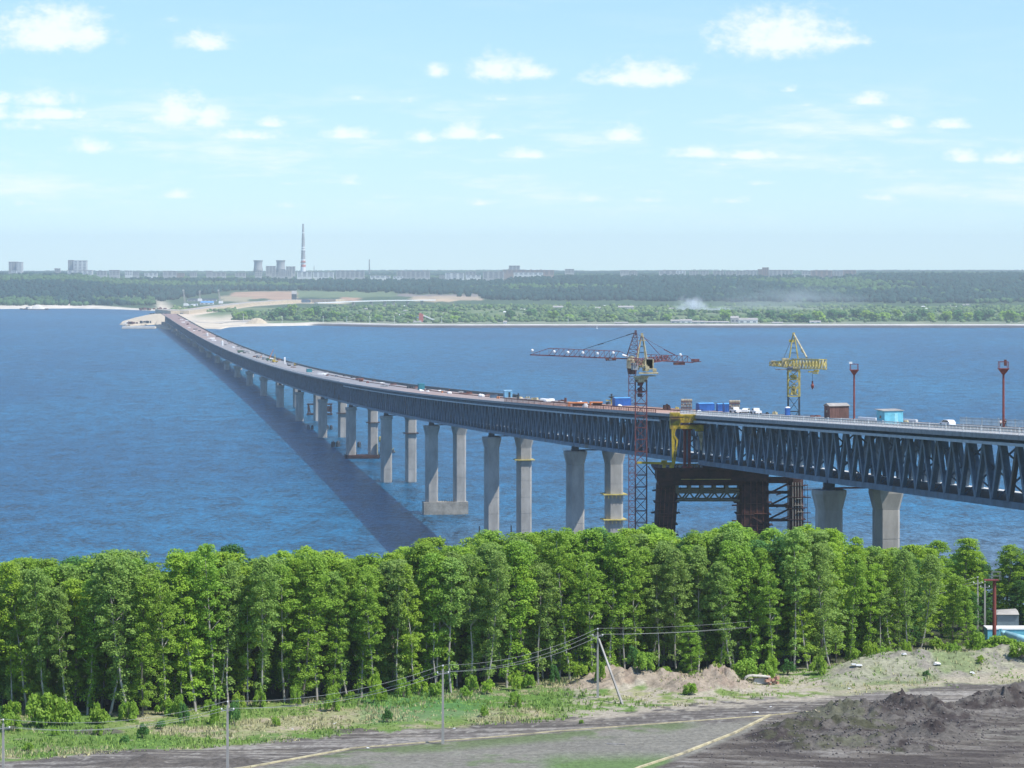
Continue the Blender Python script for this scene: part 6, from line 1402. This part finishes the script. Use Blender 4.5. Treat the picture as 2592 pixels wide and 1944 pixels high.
for a in [(706, 722, 682, 699, 11000, 'grey stepped block under the right cooling tower'), (722, 738, 685, 699, 11000, 'pale block between cooling tower and chimney'), (752, 790, 688, 700, 10800, 'long white block at the foot of the chimney', 'bldg_w'), (792, 845, 689, 700.5, 10800, 'long white block right of the chimney', 'bldg_w'),
          (850, 922, 686.5, 701.5, 10600, 'long grey apartment block below the thin chimney'), (937, 988, 698, 702, 10500, 'low white sheds right of the thin chimney', 'bldg_w'), (1004, 1088, 687, 702, 10500, 'long pale apartment block at the centre left of the skyline'), (995, 1020, 699.5, 703, 10400, 'low white shed before the long apartment block', 'bldg_w'),
          (1112, 1126, 697, 706, 10400, 'small grey block left of the white twin blocks'), (1127, 1175, 691, 705, 10400, 'pale long block with bluish hall in front', 'bldg_w'), (1178, 1205, 688, 702, 10500, 'grey block second from the bluish hall'), (1180, 1217, 696, 702.5, 10300, 'bluish low hall on the slope', 'bldg_w'), (1222, 1276, 688, 704, 10450, 'grey white apartment block right of the bluish hall'),
          (1273, 1330, 683, 692, 11200, 'long block at the foot of the square tower', 'brick'), (1288, 1316, 673, 690, 11300, 'square grey tower rising above the centre skyline'), (1330, 1402, 684, 695, 11200, 'very long pale block right of the square tower', 'brick'), (1300, 1375, 690, 695, 11100, 'low front block below the square tower', 'bldg_w'),
          (1430, 1453, 681.5, 690, 11200, 'little block with a flag mast right of centre'), (1570, 1592, 684.5, 692, 11200, 'grey block of the pair right of centre'), (1594, 1613, 685.5, 696, 11000, 'pale block of the pair right of centre'), (1668, 1712, 685, 694, 11100, 'long bluish block left of the right town'), (1712, 1736, 685, 695.5, 11050, 'white block at the end of the long bluish block', 'bldg_w'),
          (1745, 1768, 686, 695, 11100, 'grey block in the right town, leftmost'), (1772, 1794, 686, 696, 11000, 'pale block in the right town, second'), (1805, 1832, 686, 696, 11000, 'grey block in the right town, third'), (1836, 1862, 687, 697, 10900, 'pale block in the right town, fourth'), (1864, 1888, 686, 697, 10900, 'pale block in the right town, fifth'), (1890, 1916, 685, 696, 11000, 'bluish block left of the stepped tower block'),
          (1919, 1930, 682, 700, 10800, 'lower step of the stepped tower block', 'brick'), (1930, 1946, 677.5, 700, 10800, 'stepped tower block standing highest in the right town', 'brick'), (1946, 1978, 684, 701, 10750, 'long pale block joined right of the stepped tower'), (1978, 2007, 684, 699, 10760, 'pale block ending the row right of the stepped tower', 'bldg'),
          (2030, 2052, 687, 694, 11100, 'grey low block before the brick slabs'), (2053, 2107, 685, 701, 10700, 'long brick slab of the right town', 'brick'), (2110, 2134, 687, 700, 10720, 'dark grey slab end between brick slabs', 'bldg'), (2134, 2167, 684.5, 698, 10720, 'last brick slab at the right end of the town', 'brick'), (1830, 1915, 697, 699, 10600, 'low white sheds before the right town', 'bldg_w'), (1994, 2030, 699, 702, 10500, 'low white sheds right of the stepped tower', 'bldg_w')]:
    block(*a[:6], *(a[6:7] or ('bldg',)), group=None)
def stack(px, y0, y1, w0, w1, D, label, bands):
    a = W(px, y0, D); zg = W(px, y1, D).z; t = thing('chimney', label, 'chimney', (a.x, D, zg)); h = a.z-zg; r0 = w0*D/F/2; r1 = w1*D/F/2
    segs = bands or [(0, 1, 'grey')]
    for k, (u0, u1, mt) in enumerate(segs):
        m = MB(); m.cyl((0, 0, h*u0), (0, 0, h*u1), r0+(r1-r0)*u0, r0+(r1-r0)*u1, 16); m.build('shaft', M_[mt], t, world=False)
    m = MB(); m.cyl((0, 0, h), (0, 0, h+2), r1*1.25, r1*1.25, 16)
    for u in (.22, .45, .7): m.cyl((0, 0, h*u), (0, 0, h*u+1.5), (r0+(r1-r0)*u)*1.25, None, 16)
    m.build('gallery', M_['grey'], t, world=False)
M_['chim'] = mat('chimney_concrete', (.34, .34, .34), .85, 0, .08, .02); M_['chimred'] = mat('chimney_red', (.50, .13, .10), .8, 0, .05, .1)
stack(767.5, 568, 692, 14, 4.2, 12000, 'very tall tapering chimney with red and white bands near its foot', [(0, .13, 'white'), (.13, .18, 'chimred'), (.18, .21, 'white'), (.21, .26, 'chimred'), (.26, .29, 'white'), (.29, .47, 'chim'), (.47, .50, 'white'), (.50, .52, 'chim'), (.52, .545, 'white'), (.545, .82, 'chim'), (.82, .84, 'white'), (.84, 1, 'chim')])
stack(935, 658, 694, 3.4, 2.4, 11500, 'thin plain chimney right of the very tall one', None); stack(795, 674, 690, 1.6, 1.2, 12000, 'tiny thin chimney right of the very tall one', None); stack(2244, 684, 695, 1.8, 1.4, 11200, 'tiny chimney among the trees at the right', None)
for px, l in ((653.5, 'left cooling tower'), (710.5, 'right cooling tower')):
    D = 12000; a = W(px, 659, D); zg = W(px, 690, D).z; h = a.z-zg; R = 23.5*D/F/2
    t = thing('cooling_tower', l+' of the pair left of the tall chimney', 'cooling tower', (a.x, D, zg)); m = MB(); m.lathe((0, 0, 0), [(R*1.06, 0), (R*.98, h*.3), (R*.9, h*.55), (R*.88, h*.75), (R*.94, h*.9), (R*.99, h)], 28); m.build('shell', M_['chim'], t, world=False, smooth=True)
    m = MB(); m.lathe((0, 0, h-2.5), [(R*.99, 0), (R*1.04, .4), (R*1.04, 3)], 28); m.build('rim', M_['grey'], t, world=False)
block(673, 698, 674, 692, 12100, 'boiler house between the two cooling towers', 'bldg', 'industrial_hall'); block(724, 747, 675, 692, 12100, 'grey hall right of the cooling towers', 'bldg', 'industrial_hall')
# shore and lowland things
def far_base(px, py): return far_pt(px, py)
def shed(px0, px1, py0, py1, label, wm='bldg_w', name='warehouse', cat='building', dp=14, roof='greyroof', group=None, bands=False):
    p = far_base((px0+px1)/2, py1); D = p.y; w_ = (px1-px0)*D/F; h = (py1-py0)*D/F; t = thing(name, label, cat, (p.x, D+dp/2, p.z-1), 0, group)
    m = MB(); m.box((0, 0, h*.38), (w_, dp, h*.76)); m.build('walls', M_[wm], t, world=False)
    m = MB(); m.prism([(-w_/2-.4, -dp/2-.4, h*.75), (-w_/2-.4, 0, h+1), (-w_/2-.4, dp/2+.4, h*.75)], (w_+.8, 0, 0)); m.build('roof', M_[roof], t, world=False)
    m = MB(); n = max(2, int(w_/9))
    for q in range(n): m.box((-w_/2+(q+.5)*w_/n, -dp/2-.05, h*.4), (w_/n*.5, .3, h*.22))
    m.build('windows', M_['window'], t, world=False)
for a in [(506, 540, 763, 771, 'blue white hall among the port cranes', 'bldg_w', 'warehouse', 'building', 20, 'blue_top'), (474, 548, 756, 763, 'long dark hall behind the port cranes', 'bldg', 'warehouse', 'building', 20, 'steel_dark'), (678, 722, 760, 766, 'low pale shed left of the dark tower on the embankment', 'bldg_w'), (752, 818, 756, 766, 'long dark blue hall right of the dark tower', 'steel', 'warehouse', 'building', 20, 'steel_dark'), (738, 750, 736, 766, 'dark narrow tower block above the sandy embankment', 'steel_dark', 'silo_tower'),
          (1870, 1918, 805, 819, 'large white hall with arched side near the seawall', 'bldg_w'), (1722, 1752, 808, 818, 'white gatehouse left of the large white hall', 'bldg_w'), (1698, 1722, 809, 818, 'grey shed at the left of the white gatehouse', 'bldg'), (1752, 1786, 812, 819, 'low green grey shed right of the white gatehouse', 'bldg'), (1786, 1845, 813, 818.5, 'long low greenish wall shed before the large hall', 'bldg'), (1850, 1870, 800, 818, 'grey block joined to the large white hall', 'bldg'), (2050, 2078, 812, 818, 'small white roofed hut by the right seawall', 'bldg_w'), (1955, 1982, 815, 819, 'low shed on the right seawall', 'bldg'),
          (1018, 1066, 812, 816, 'low white sheds left of the red silo', 'bldg_w'), (1274, 1283, 812, 819.5, 'small white cube house by the seawall', 'bldg_w'), (1306, 1355, 806, 811, 'long pale roof among bushes right of the cube house', 'bldg_w'), (1556, 1590, 815, 819, 'dark low shed on the seawall right of centre', 'steel_dark'), (1400, 1425, 774, 785, 'two storey grey house below the dark wood', 'bldg'), (1507, 1520, 777, 785, 'grey house right of the two storey house', 'bldg'), (1565, 1604, 774, 785, 'pair of grey houses below the dark wood right of centre', 'bldg'), (1693, 1707, 779, 785, 'bright white house left of the smoke', 'bldg_w')]:
    shed(*a)
def silo():
    p = far_base(1066, 815); D = p.y; u = D/F; t = thing('silo', 'brick red silo with a slanting white conveyor by the seawall', 'silo', p); m = MB(); m.box((p.x, D, p.z+10*u), (11*u, 9, 20*u)); m.box((p.x-2*u, D, p.z+21*u), (5*u, 5, 3*u)); m.build('tower', M_['chimred'], t)
    m = MB(); m.bar((p.x+5*u, D, p.z+17*u), (p.x+44*u, D, p.z), 4, 2.2); m.build('conveyor', M_['plastic'], t)
silo()
r = random.Random(21)
hp = []
for i in range(46):
    px = r.uniform(880, 1700) if i < 34 else r.uniform(2080, 2590); py = r.uniform(776, 808) if i < 34 else r.uniform(771, 786)
    w_ = r.uniform(5, 13); shed(px, px+w_, py-r.uniform(3, 5.5), py, r.choice(['tiny pale garden house', 'tiny grey garden house'])+(' behind the seawall' if i < 34 else ' among trees at the far right'), r.choice(['bldg_w', 'bldg', 'bldg', 'brick']), 'garden_house', 'house', 8, r.choice(['greyroof', 'greyroof', 'white', 'steel']), 'garden houses on the low ground')
# shipyard cranes on the left
def portal(px0, px1, y0, y1, label):
    D = 7650; a = W(px0, y0, D); b = W(px1, y1, D); t = thing('harbour_crane', label, 'crane', (b.x, D, b.z-3), 0, 'slim port cranes on the left shore'); m = MB(); m.lattice((b.x, D, b.z-3), a, 3.4, 2.0, 9, .45); m.build('jib', M_['conc'], t)
    m = MB(); m.box(tuple(a), (4, 4, 4)); m.build('head', M_['conc'], t); m = MB(); m.box((b.x, D, b.z+3), (10, 8, 6)); m.build('base', M_['white'], t)
portal(464, 470, 735, 774, 'pale slim port crane, leftmost of three'); portal(505.5, 506, 738, 762, 'shorter upright port crane, middle of three'); portal(553, 559, 735, 768, 'pale slim port crane, rightmost of three')
# white wharf equipment, dark red piles
def wharf(px0, px1, py, label, mt, n, hpx):
    p = far_base((px0+px1)/2, py); D = p.y; u = D/F; rr = random.Random(int(px0)); m = MB()
    for i in range(n): m.box((p.x+(rr.uniform(px0, px1)-(px0+px1)/2)*u, D+rr.uniform(-20, 40), p.z+rr.uniform(.2, .5)*hpx*u), (rr.uniform(2, 7)*u, 8, rr.uniform(.5, 1)*hpx*u), rr.uniform(0, 1))
    o = m.build('yard_stock', mt); tag(o, label, 'yard'); recenter(o, p)
wharf(355, 415, 784, 'dark red stacked steel on the left wharf', M_['rust'], 16, 6); wharf(470, 500, 774, 'white machines at the foot of the left port crane', M_['white'], 10, 5); wharf(570, 610, 775, 'mixed pale stock right of the port cranes', M_['grey'], 14, 7); wharf(430, 560, 781, 'pale stock along the causeway head', M_['cream'], 18, 4); wharf(400, 420, 755, 'pale roofs on the slope above the wharf', M_['cream'], 5, 4); wharf(375, 470, 797, 'dark scaffolds and stock on the bridge abutment', M_['steel_dark'], 26, 5)
# barge with white sand, piles of sand
def pile(px, py, wpx, hpx, label, mt, name='sand_pile', base=None):
    p = base or far_base(px, py); u = p.y/F; n = 26; V = []; m = MB(); prof = [(1, -1), (.86, .12*hpx*u), (.62, .5*hpx*u), (.40, .82*hpx*u), (.2, .98*hpx*u), (.05, hpx*u)]
    k = len(m.v)
    for q, z in prof:
        for i in range(n): a = 2*math.pi*i/n; rr = wpx*u/2*q*(1+.10*math.sin(a*3+px)); m.v.append((p.x+rr*math.cos(a), p.y+rr*math.sin(a)*.7, p.z+z))
    for j in range(len(prof)-1): m.f += [(k+j*n+i, k+j*n+(i+1) % n, k+(j+1)*n+(i+1) % n, k+(j+1)*n+i) for i in range(n)]
    m.f.append(tuple(k+(len(prof)-1)*n+i for i in range(n))); o = m.build(name, mt, smooth=True); tag(o, label, 'pile'); recenter(o, p); return o
pile(652, 819, 62, 14, 'big cone of pale sand on the shore right of the bridge', M_['sand'])
q = on_water(92, 783.5); u = q.y/F; t = thing('barge', 'long dark barge moored off the left beach', 'barge', q, -.02); m = MB(); m.box((0, 0, 1.0), (62*u, 12, 3.2), 0, .97); m.bar((-30*u, 0, 1), (-42*u, 0, 2), 5, 2); m.build('hull', M_['rust_dark'], t, world=False); m = MB(); m.box((-22*u, 0, 4), (8*u, 7, 4)); m.build('deckhouse', M_['grey'], t, world=False)
pile(98, 782, 40, 10, 'taller heap of white sand carried on the barge', M_['salt'], base=q+Vector((4*u, 0, 2.4))); pile(76, 782, 24, 6, 'lower heap of white sand carried on the barge', M_['salt'], base=q+Vector((-14*u, 0, 2.4)))
# the island round the abutment
def island():
    o_ = [(300, 822), (305, 816), (320, 812), (340, 806), (372, 799), (400, 795), (432, 800), (452, 812), (470, 822), (500, 832), (470, 838), (440, 836), (415, 834), (395, 829), (392, 822), (360, 824), (320, 826)]
    P = [GP(a, b, 0) for a, b in o_]; c = GP(400, 815, 0); m = MB(); k = 0; n = len(P)
    m.v = [(p.x, p.y, p.z-1.5) for p in P]+[tuple(p.lerp(c, .06)+Vector((0, 0, 2.6))) for p in P]+[tuple(p.lerp(c, .5)+Vector((0, 0, 4.5))) for p in P]+[tuple(c+Vector((0, 0, 6)))]
    for j in (0, 1): m.f += [(j*n+i, j*n+(i+1) % n, (j+1)*n+(i+1) % n, (j+1)*n+i) for i in range(n)]
    m.f += [(2*n+i, 2*n+(i+1) % n, 3*n) for i in range(n)]
    m.f = [f_[::-1] for f_ in m.f]
    o = m.build('sand_spit', M_['sand'], smooth=False); tag(o, kind='structure')
island()
q = on_water(352, 832); u = q.y/F; t = thing('barge', 'flat white barge lying against the sandy island by the bridge end', 'barge', q); m = MB(); m.box((0, 0, 1.8), (84*u, 26, 4.2), 0, .98); m.build('hull', M_['salt'], t, world=False); m = MB(); m.box((0, 0, -.2), (85*u, 26.6, 1.2)); m.build('keel_band', M_['rust_dark'], t, world=False)
pile(320, 823, 30, 7, 'pale sand heap on the island behind the white barge', M_['salt'], base=GP(325, 820, 3))
wharf_ = [(340, 820, 'red and blue boats gear on the island', 'rust'), (368, 818, 'dark machines on the island near the bridge foot', 'steel_dark')]
for px, py, l, mt in wharf_:
    q = GP(px, py, 4); u = q.y/F; rr = random.Random(px); m = MB()
    for i in range(9): m.box((q.x+rr.uniform(-16, 16)*u, q.y+rr.uniform(-10, 20), q.z+2), (rr.uniform(2, 6)*u, 4, rr.uniform(2, 5)), rr.uniform(0, 3))
    o = m.build('yard_stock', M_[mt]); tag(o, l, 'yard'); recenter(o, q)
# embankment road with a flyover
def ribbon(pts, w_, mt, name, label=None, cat=None, lift=.3, thick=1.0, kind=None):
    m = MB(); P = [W(x, y, D)+Vector((0, 0, lift)) for x, y, D in pts]
    for a, b in zip(P[:-1], P[1:]): m.bar(a, b, w_, thick)
    o = m.build(name, M_[mt]); tag(o, label, cat, kind=kind); recenter(o, P[0]); return o
def flyover():
    P = [(800, 767, 7400), (862, 764.5, 7450), (930, 762, 7500), (1000, 760.5, 7550), (1098, 759.5, 7650)]
    t = thing('flyover', 'long low pale road flyover on short piers beyond the sandy approach', 'flyover', W(930, 775, 7500)); m = MB(); Q = [W(*p) for p in P]
    for a, b in zip(Q[:-1], Q[1:]): m.bar(a, b, 14, 2.2)
    m.build('deck', M_['plastic'], t)
    for x, D in ((895, 7470), (940, 7505), (974, 7530), (996, 7545), (1032, 7580), (1068, 7620)):
        a = W(x, interp(x, [(800, 767), (862, 764.5), (930, 762), (1000, 760.5), (1098, 759.5)]), D); m = MB(); m.bar(a+Vector((0, 0, -.5)), Vector((a.x, a.y, FZ(x, D)-3)), 3, 7); m.build('pier', M_['conc'], t)
flyover()
def approach():
    pts = [(415, 791), (455, 795), (500, 790), (560, 781), (620, 774), (700, 768), (760, 765.5), (800, 765), (862, 765)]
    P = [far_pt(a, b) for a, b in pts]; m = MB()
    for a, b in zip(P[:-1], P[1:]):
        a = a+Vector((0, 0, 3.0)); b = b+Vector((0, 0, 3.0)); m.bar(a, b, 40, 9)
    o = m.build('approach_embankment', M_['sand']); tag(o, kind='structure')
    m = MB()
    for a, b in zip(P[:-1], P[1:]): m.bar(a+Vector((0, 0, 7.7)), b+Vector((0, 0, 7.7)), 20, .3)
    o = m.build('approach_road', M_['greyroof']); tag(o, kind='structure')
approach()
# lamp posts along the right shore, a little buoy, distant trees one can tell apart
for i, px in enumerate((616, 714, 818, 878, 936, 998, 1118, 1438)):
    p = far_base(px, 818 if px > 700 else 812); h = 17*p.y/F; t = thing('street_lamp', 'slim pale lamp post behind the seawall', 'street lamp', p, 0, 'lamp posts behind the seawall'); m = MB(); m.cyl((0, 0, 0), (0, 0, h), .45, .3, 6); m.build('post', M_['plastic'], t, world=False); m = MB(); m.box((0, 0, h), (2.4, .8, .5)); m.build('lamp_head', M_['white'], t, world=False)
q = on_water(1511, 832); m = MB(); m.lathe((0, 0, 0), [(1.4, -.3), (1.6, .6), (.5, 1.2), (.35, 4.6), (.6, 5)], 10); o = m.build('buoy', M_['white'], None); o.location = q; tag(o, 'small white buoy off the seawall above the crane jib', 'buoy')
crowns = []
for i in range(3):
    r_ = np.random.default_rng(70+i); cl = [(math.cos(a)*u*.8, math.sin(a)*u*.8, z, r_.uniform(.25, .45)) for a, u, z in zip(r_.uniform(0, 6.28, 26), r_.random(26)**.7, r_.uniform(.35, 1.7, 26))]
    V, Fc = leaf_cloud(cl, 260, .30, r_, .9); crowns.append(mesh_np('crown', V, Fc, M_[('leaf', 'leaf_d', 'leaf_y')[i]]))
tm = MB(); tm.cyl((0, 0, -.6), (0, 0, .9), .10, .06, 6); trk = bpy.data.meshes.new('trunk'); trk.from_pydata(tm.v, [], tm.f); trk.materials.append(M_['bark'])
r = random.Random(33)
spots = [(1910, 812, 34, 26, 1), (1950, 812, 28, 28, 1), (1838, 812, 34, 26, 0), (1750, 806, 20, 24, 1)]+[(1985+i*29+r.uniform(-8, 8), r.uniform(808, 817), r.uniform(22, 38), r.uniform(18, 30), r.choice([0, 1, 1, 2])) for i in range(22)]
spots += [(606, 810, 34, 20, 0), (630, 806, 26, 22, 1), (690, 811, 26, 22, 1), (712, 808, 34, 30, 1), (735, 806, 30, 34, 0), (752, 812, 20, 14, 1), (778, 806, 30, 24, 0), (800, 804, 24, 30, 1), (826, 812, 30, 22, 1), (850, 808, 26, 20, 0), (872, 812, 22, 18, 1), (905, 810, 20, 14, 0), (960, 812, 24, 14, 0), (1040, 810, 26, 14, 0), (1150, 812, 28, 12, 2), (1290, 808, 26, 24, 1), (1345, 802, 30, 20, 1), (1400, 812, 32, 24, 0), (1440, 810, 28, 14, 2), (1480, 806, 30, 16, 1), (1545, 810, 34, 14, 2), (1640, 806, 32, 18, 1), (1120, 790, 24, 14, 1), (1440, 782, 14, 16, 0), (1240, 784, 14, 12, 0), (1160, 800, 30, 12, 0), (1600, 796, 26, 12, 2), (1690, 812, 24, 16, 0)]
for px, py, w_, h, k in spots:
    p = far_base(px, py); u = p.y/F; side = ('left of the red silo' if px < 1066 else 'between silo and white hall' if px < 1860 else 'right of the white hall')
    t = thing('tree', ('fresh green', 'dark green', 'yellow green')[k]+' tree behind the seawall '+side, 'tree', p, r.uniform(0, 6), 'trees behind the seawall'); t.scale = (w_*u/2, w_*u/2, h*u/1.95); link('trunk', trk, t); link('crown', crowns[k], t)
# ------------------------------------------------------------ smoke drifting from garden fires
def smoke(cx, cy, w_, h, dens, label, Y=6900):
    a = W(cx, cy, Y); u = Y/F; v = IV*1.0; me = bpy.data.meshes.new('smoke'); 
    import bmesh
    bm = bmesh.new(); bmesh.ops.create_icosphere(bm, subdivisions=3, radius=1); bm.to_mesh(me); bm.free()
    o = link('smoke', me); o.location = a; o.scale = (w_*u/2, w_*u/4, h*u/2); tag(o, label, 'smoke', kind='stuff')
    m = bpy.data.materials.new('smoke'); m.use_nodes = True; nt = m.node_tree; nt.nodes.clear(); N = nt.nodes.new; L = nt.links.new
    out = N('ShaderNodeOutputMaterial'); pv = N('ShaderNodeVolumePrincipled'); pv.inputs['Color'].default_value = (.9, .93, .97, 1)
    tc = N('ShaderNodeTexCoord'); n = N('ShaderNodeTexNoise'); n.inputs['Scale'].default_value = 1.7; n.inputs['Detail'].default_value = 3; L(tc.outputs['Object'], n.inputs[0])
    ln = N('ShaderNodeVectorMath'); ln.operation = 'LENGTH'; L(tc.outputs['Object'], ln.inputs[0])
    mr = N('ShaderNodeMapRange'); mr.inputs[1].default_value = 1; mr.inputs[2].default_value = .2; mr.inputs[3].default_value = 0; mr.inputs[4].default_value = 1; L(ln.outputs['Value'], mr.inputs[0])
    mn = N('ShaderNodeMapRange'); mn.inputs[1].default_value = .42; mn.inputs[2].default_value = .68; mn.inputs[4].default_value = dens; L(n.outputs[0], mn.inputs[0])
    mu = N('ShaderNodeMath'); mu.operation = 'MULTIPLY'; L(mr.outputs[0], mu.inputs[0]); L(mn.outputs[0], mu.inputs[1]); L(mu.outputs[0], pv.inputs['Density']); L(pv.outputs[0], out.inputs['Volume'])
    me.materials.append(m)
if SMOKE:
    smoke(1748, 780, 100, 74, .16, 'white smoke rising from a garden fire behind the seawall'); smoke(1805, 794, 170, 46, .08, 'low spread of bluish smoke right of the white smoke'); smoke(1985, 762, 480, 100, .006, 'thin veil of smoke drifting over the dark wood')
# ------------------------------------------------------------ air
def haze():
    me = bpy.data.meshes.new('haze'); x0, x1, y0, y1, z0, z1 = -9000, 9000, -300, 21800, -60, 262
    V = [(x, y, z) for z in (z0, z1) for x, y in ((x0, y0), (x1, y0), (x1, y1), (x0, y1))]
    me.from_pydata(V, [], [(0, 3, 2, 1), (4, 5, 6, 7), (0, 1, 5, 4), (1, 2, 6, 5), (2, 3, 7, 6), (3, 0, 4, 7)])
    o = link('haze', me); tag(o, kind='stuff'); o['label'] = 'thin pale blue haze filling the air over the river'; o['category'] = 'haze'
    m = bpy.data.materials.new('haze'); m.use_nodes = True; nt = m.node_tree; nt.nodes.clear()
    out = nt.nodes.new('ShaderNodeOutputMaterial'); pv = nt.nodes.new('ShaderNodeVolumePrincipled')
    pv.inputs['Color'].default_value = HAZECOL; pv.inputs['Density'].default_value = HAZED; pv.inputs['Anisotropy'].default_value = 0.1
    nt.links.new(pv.outputs[0], out.inputs['Volume']); me.materials.append(m)
if HAZE: haze()

# look-alikes that share a description are told apart by their order across the photo
def order_labels():
    ORD = 'first second third fourth fifth sixth seventh eighth ninth tenth eleventh twelfth thirteenth fourteenth fifteenth sixteenth seventeenth eighteenth nineteenth twentieth'.split()
    by = {}
    for o in sc.objects:
        if o.parent is None and 'label' in o and 'category' in o: by.setdefault(o['label'], []).append(o)
    for lab, os_ in by.items():
        if 1 < len(os_) <= 20 and len(lab.split()) <= 13:
            os_.sort(key=lambda o: o.location.x/max(1, o.location.y))
            for i, o in enumerate(os_): o['label'] = lab+', '+ORD[i]+' from left'
order_labels()
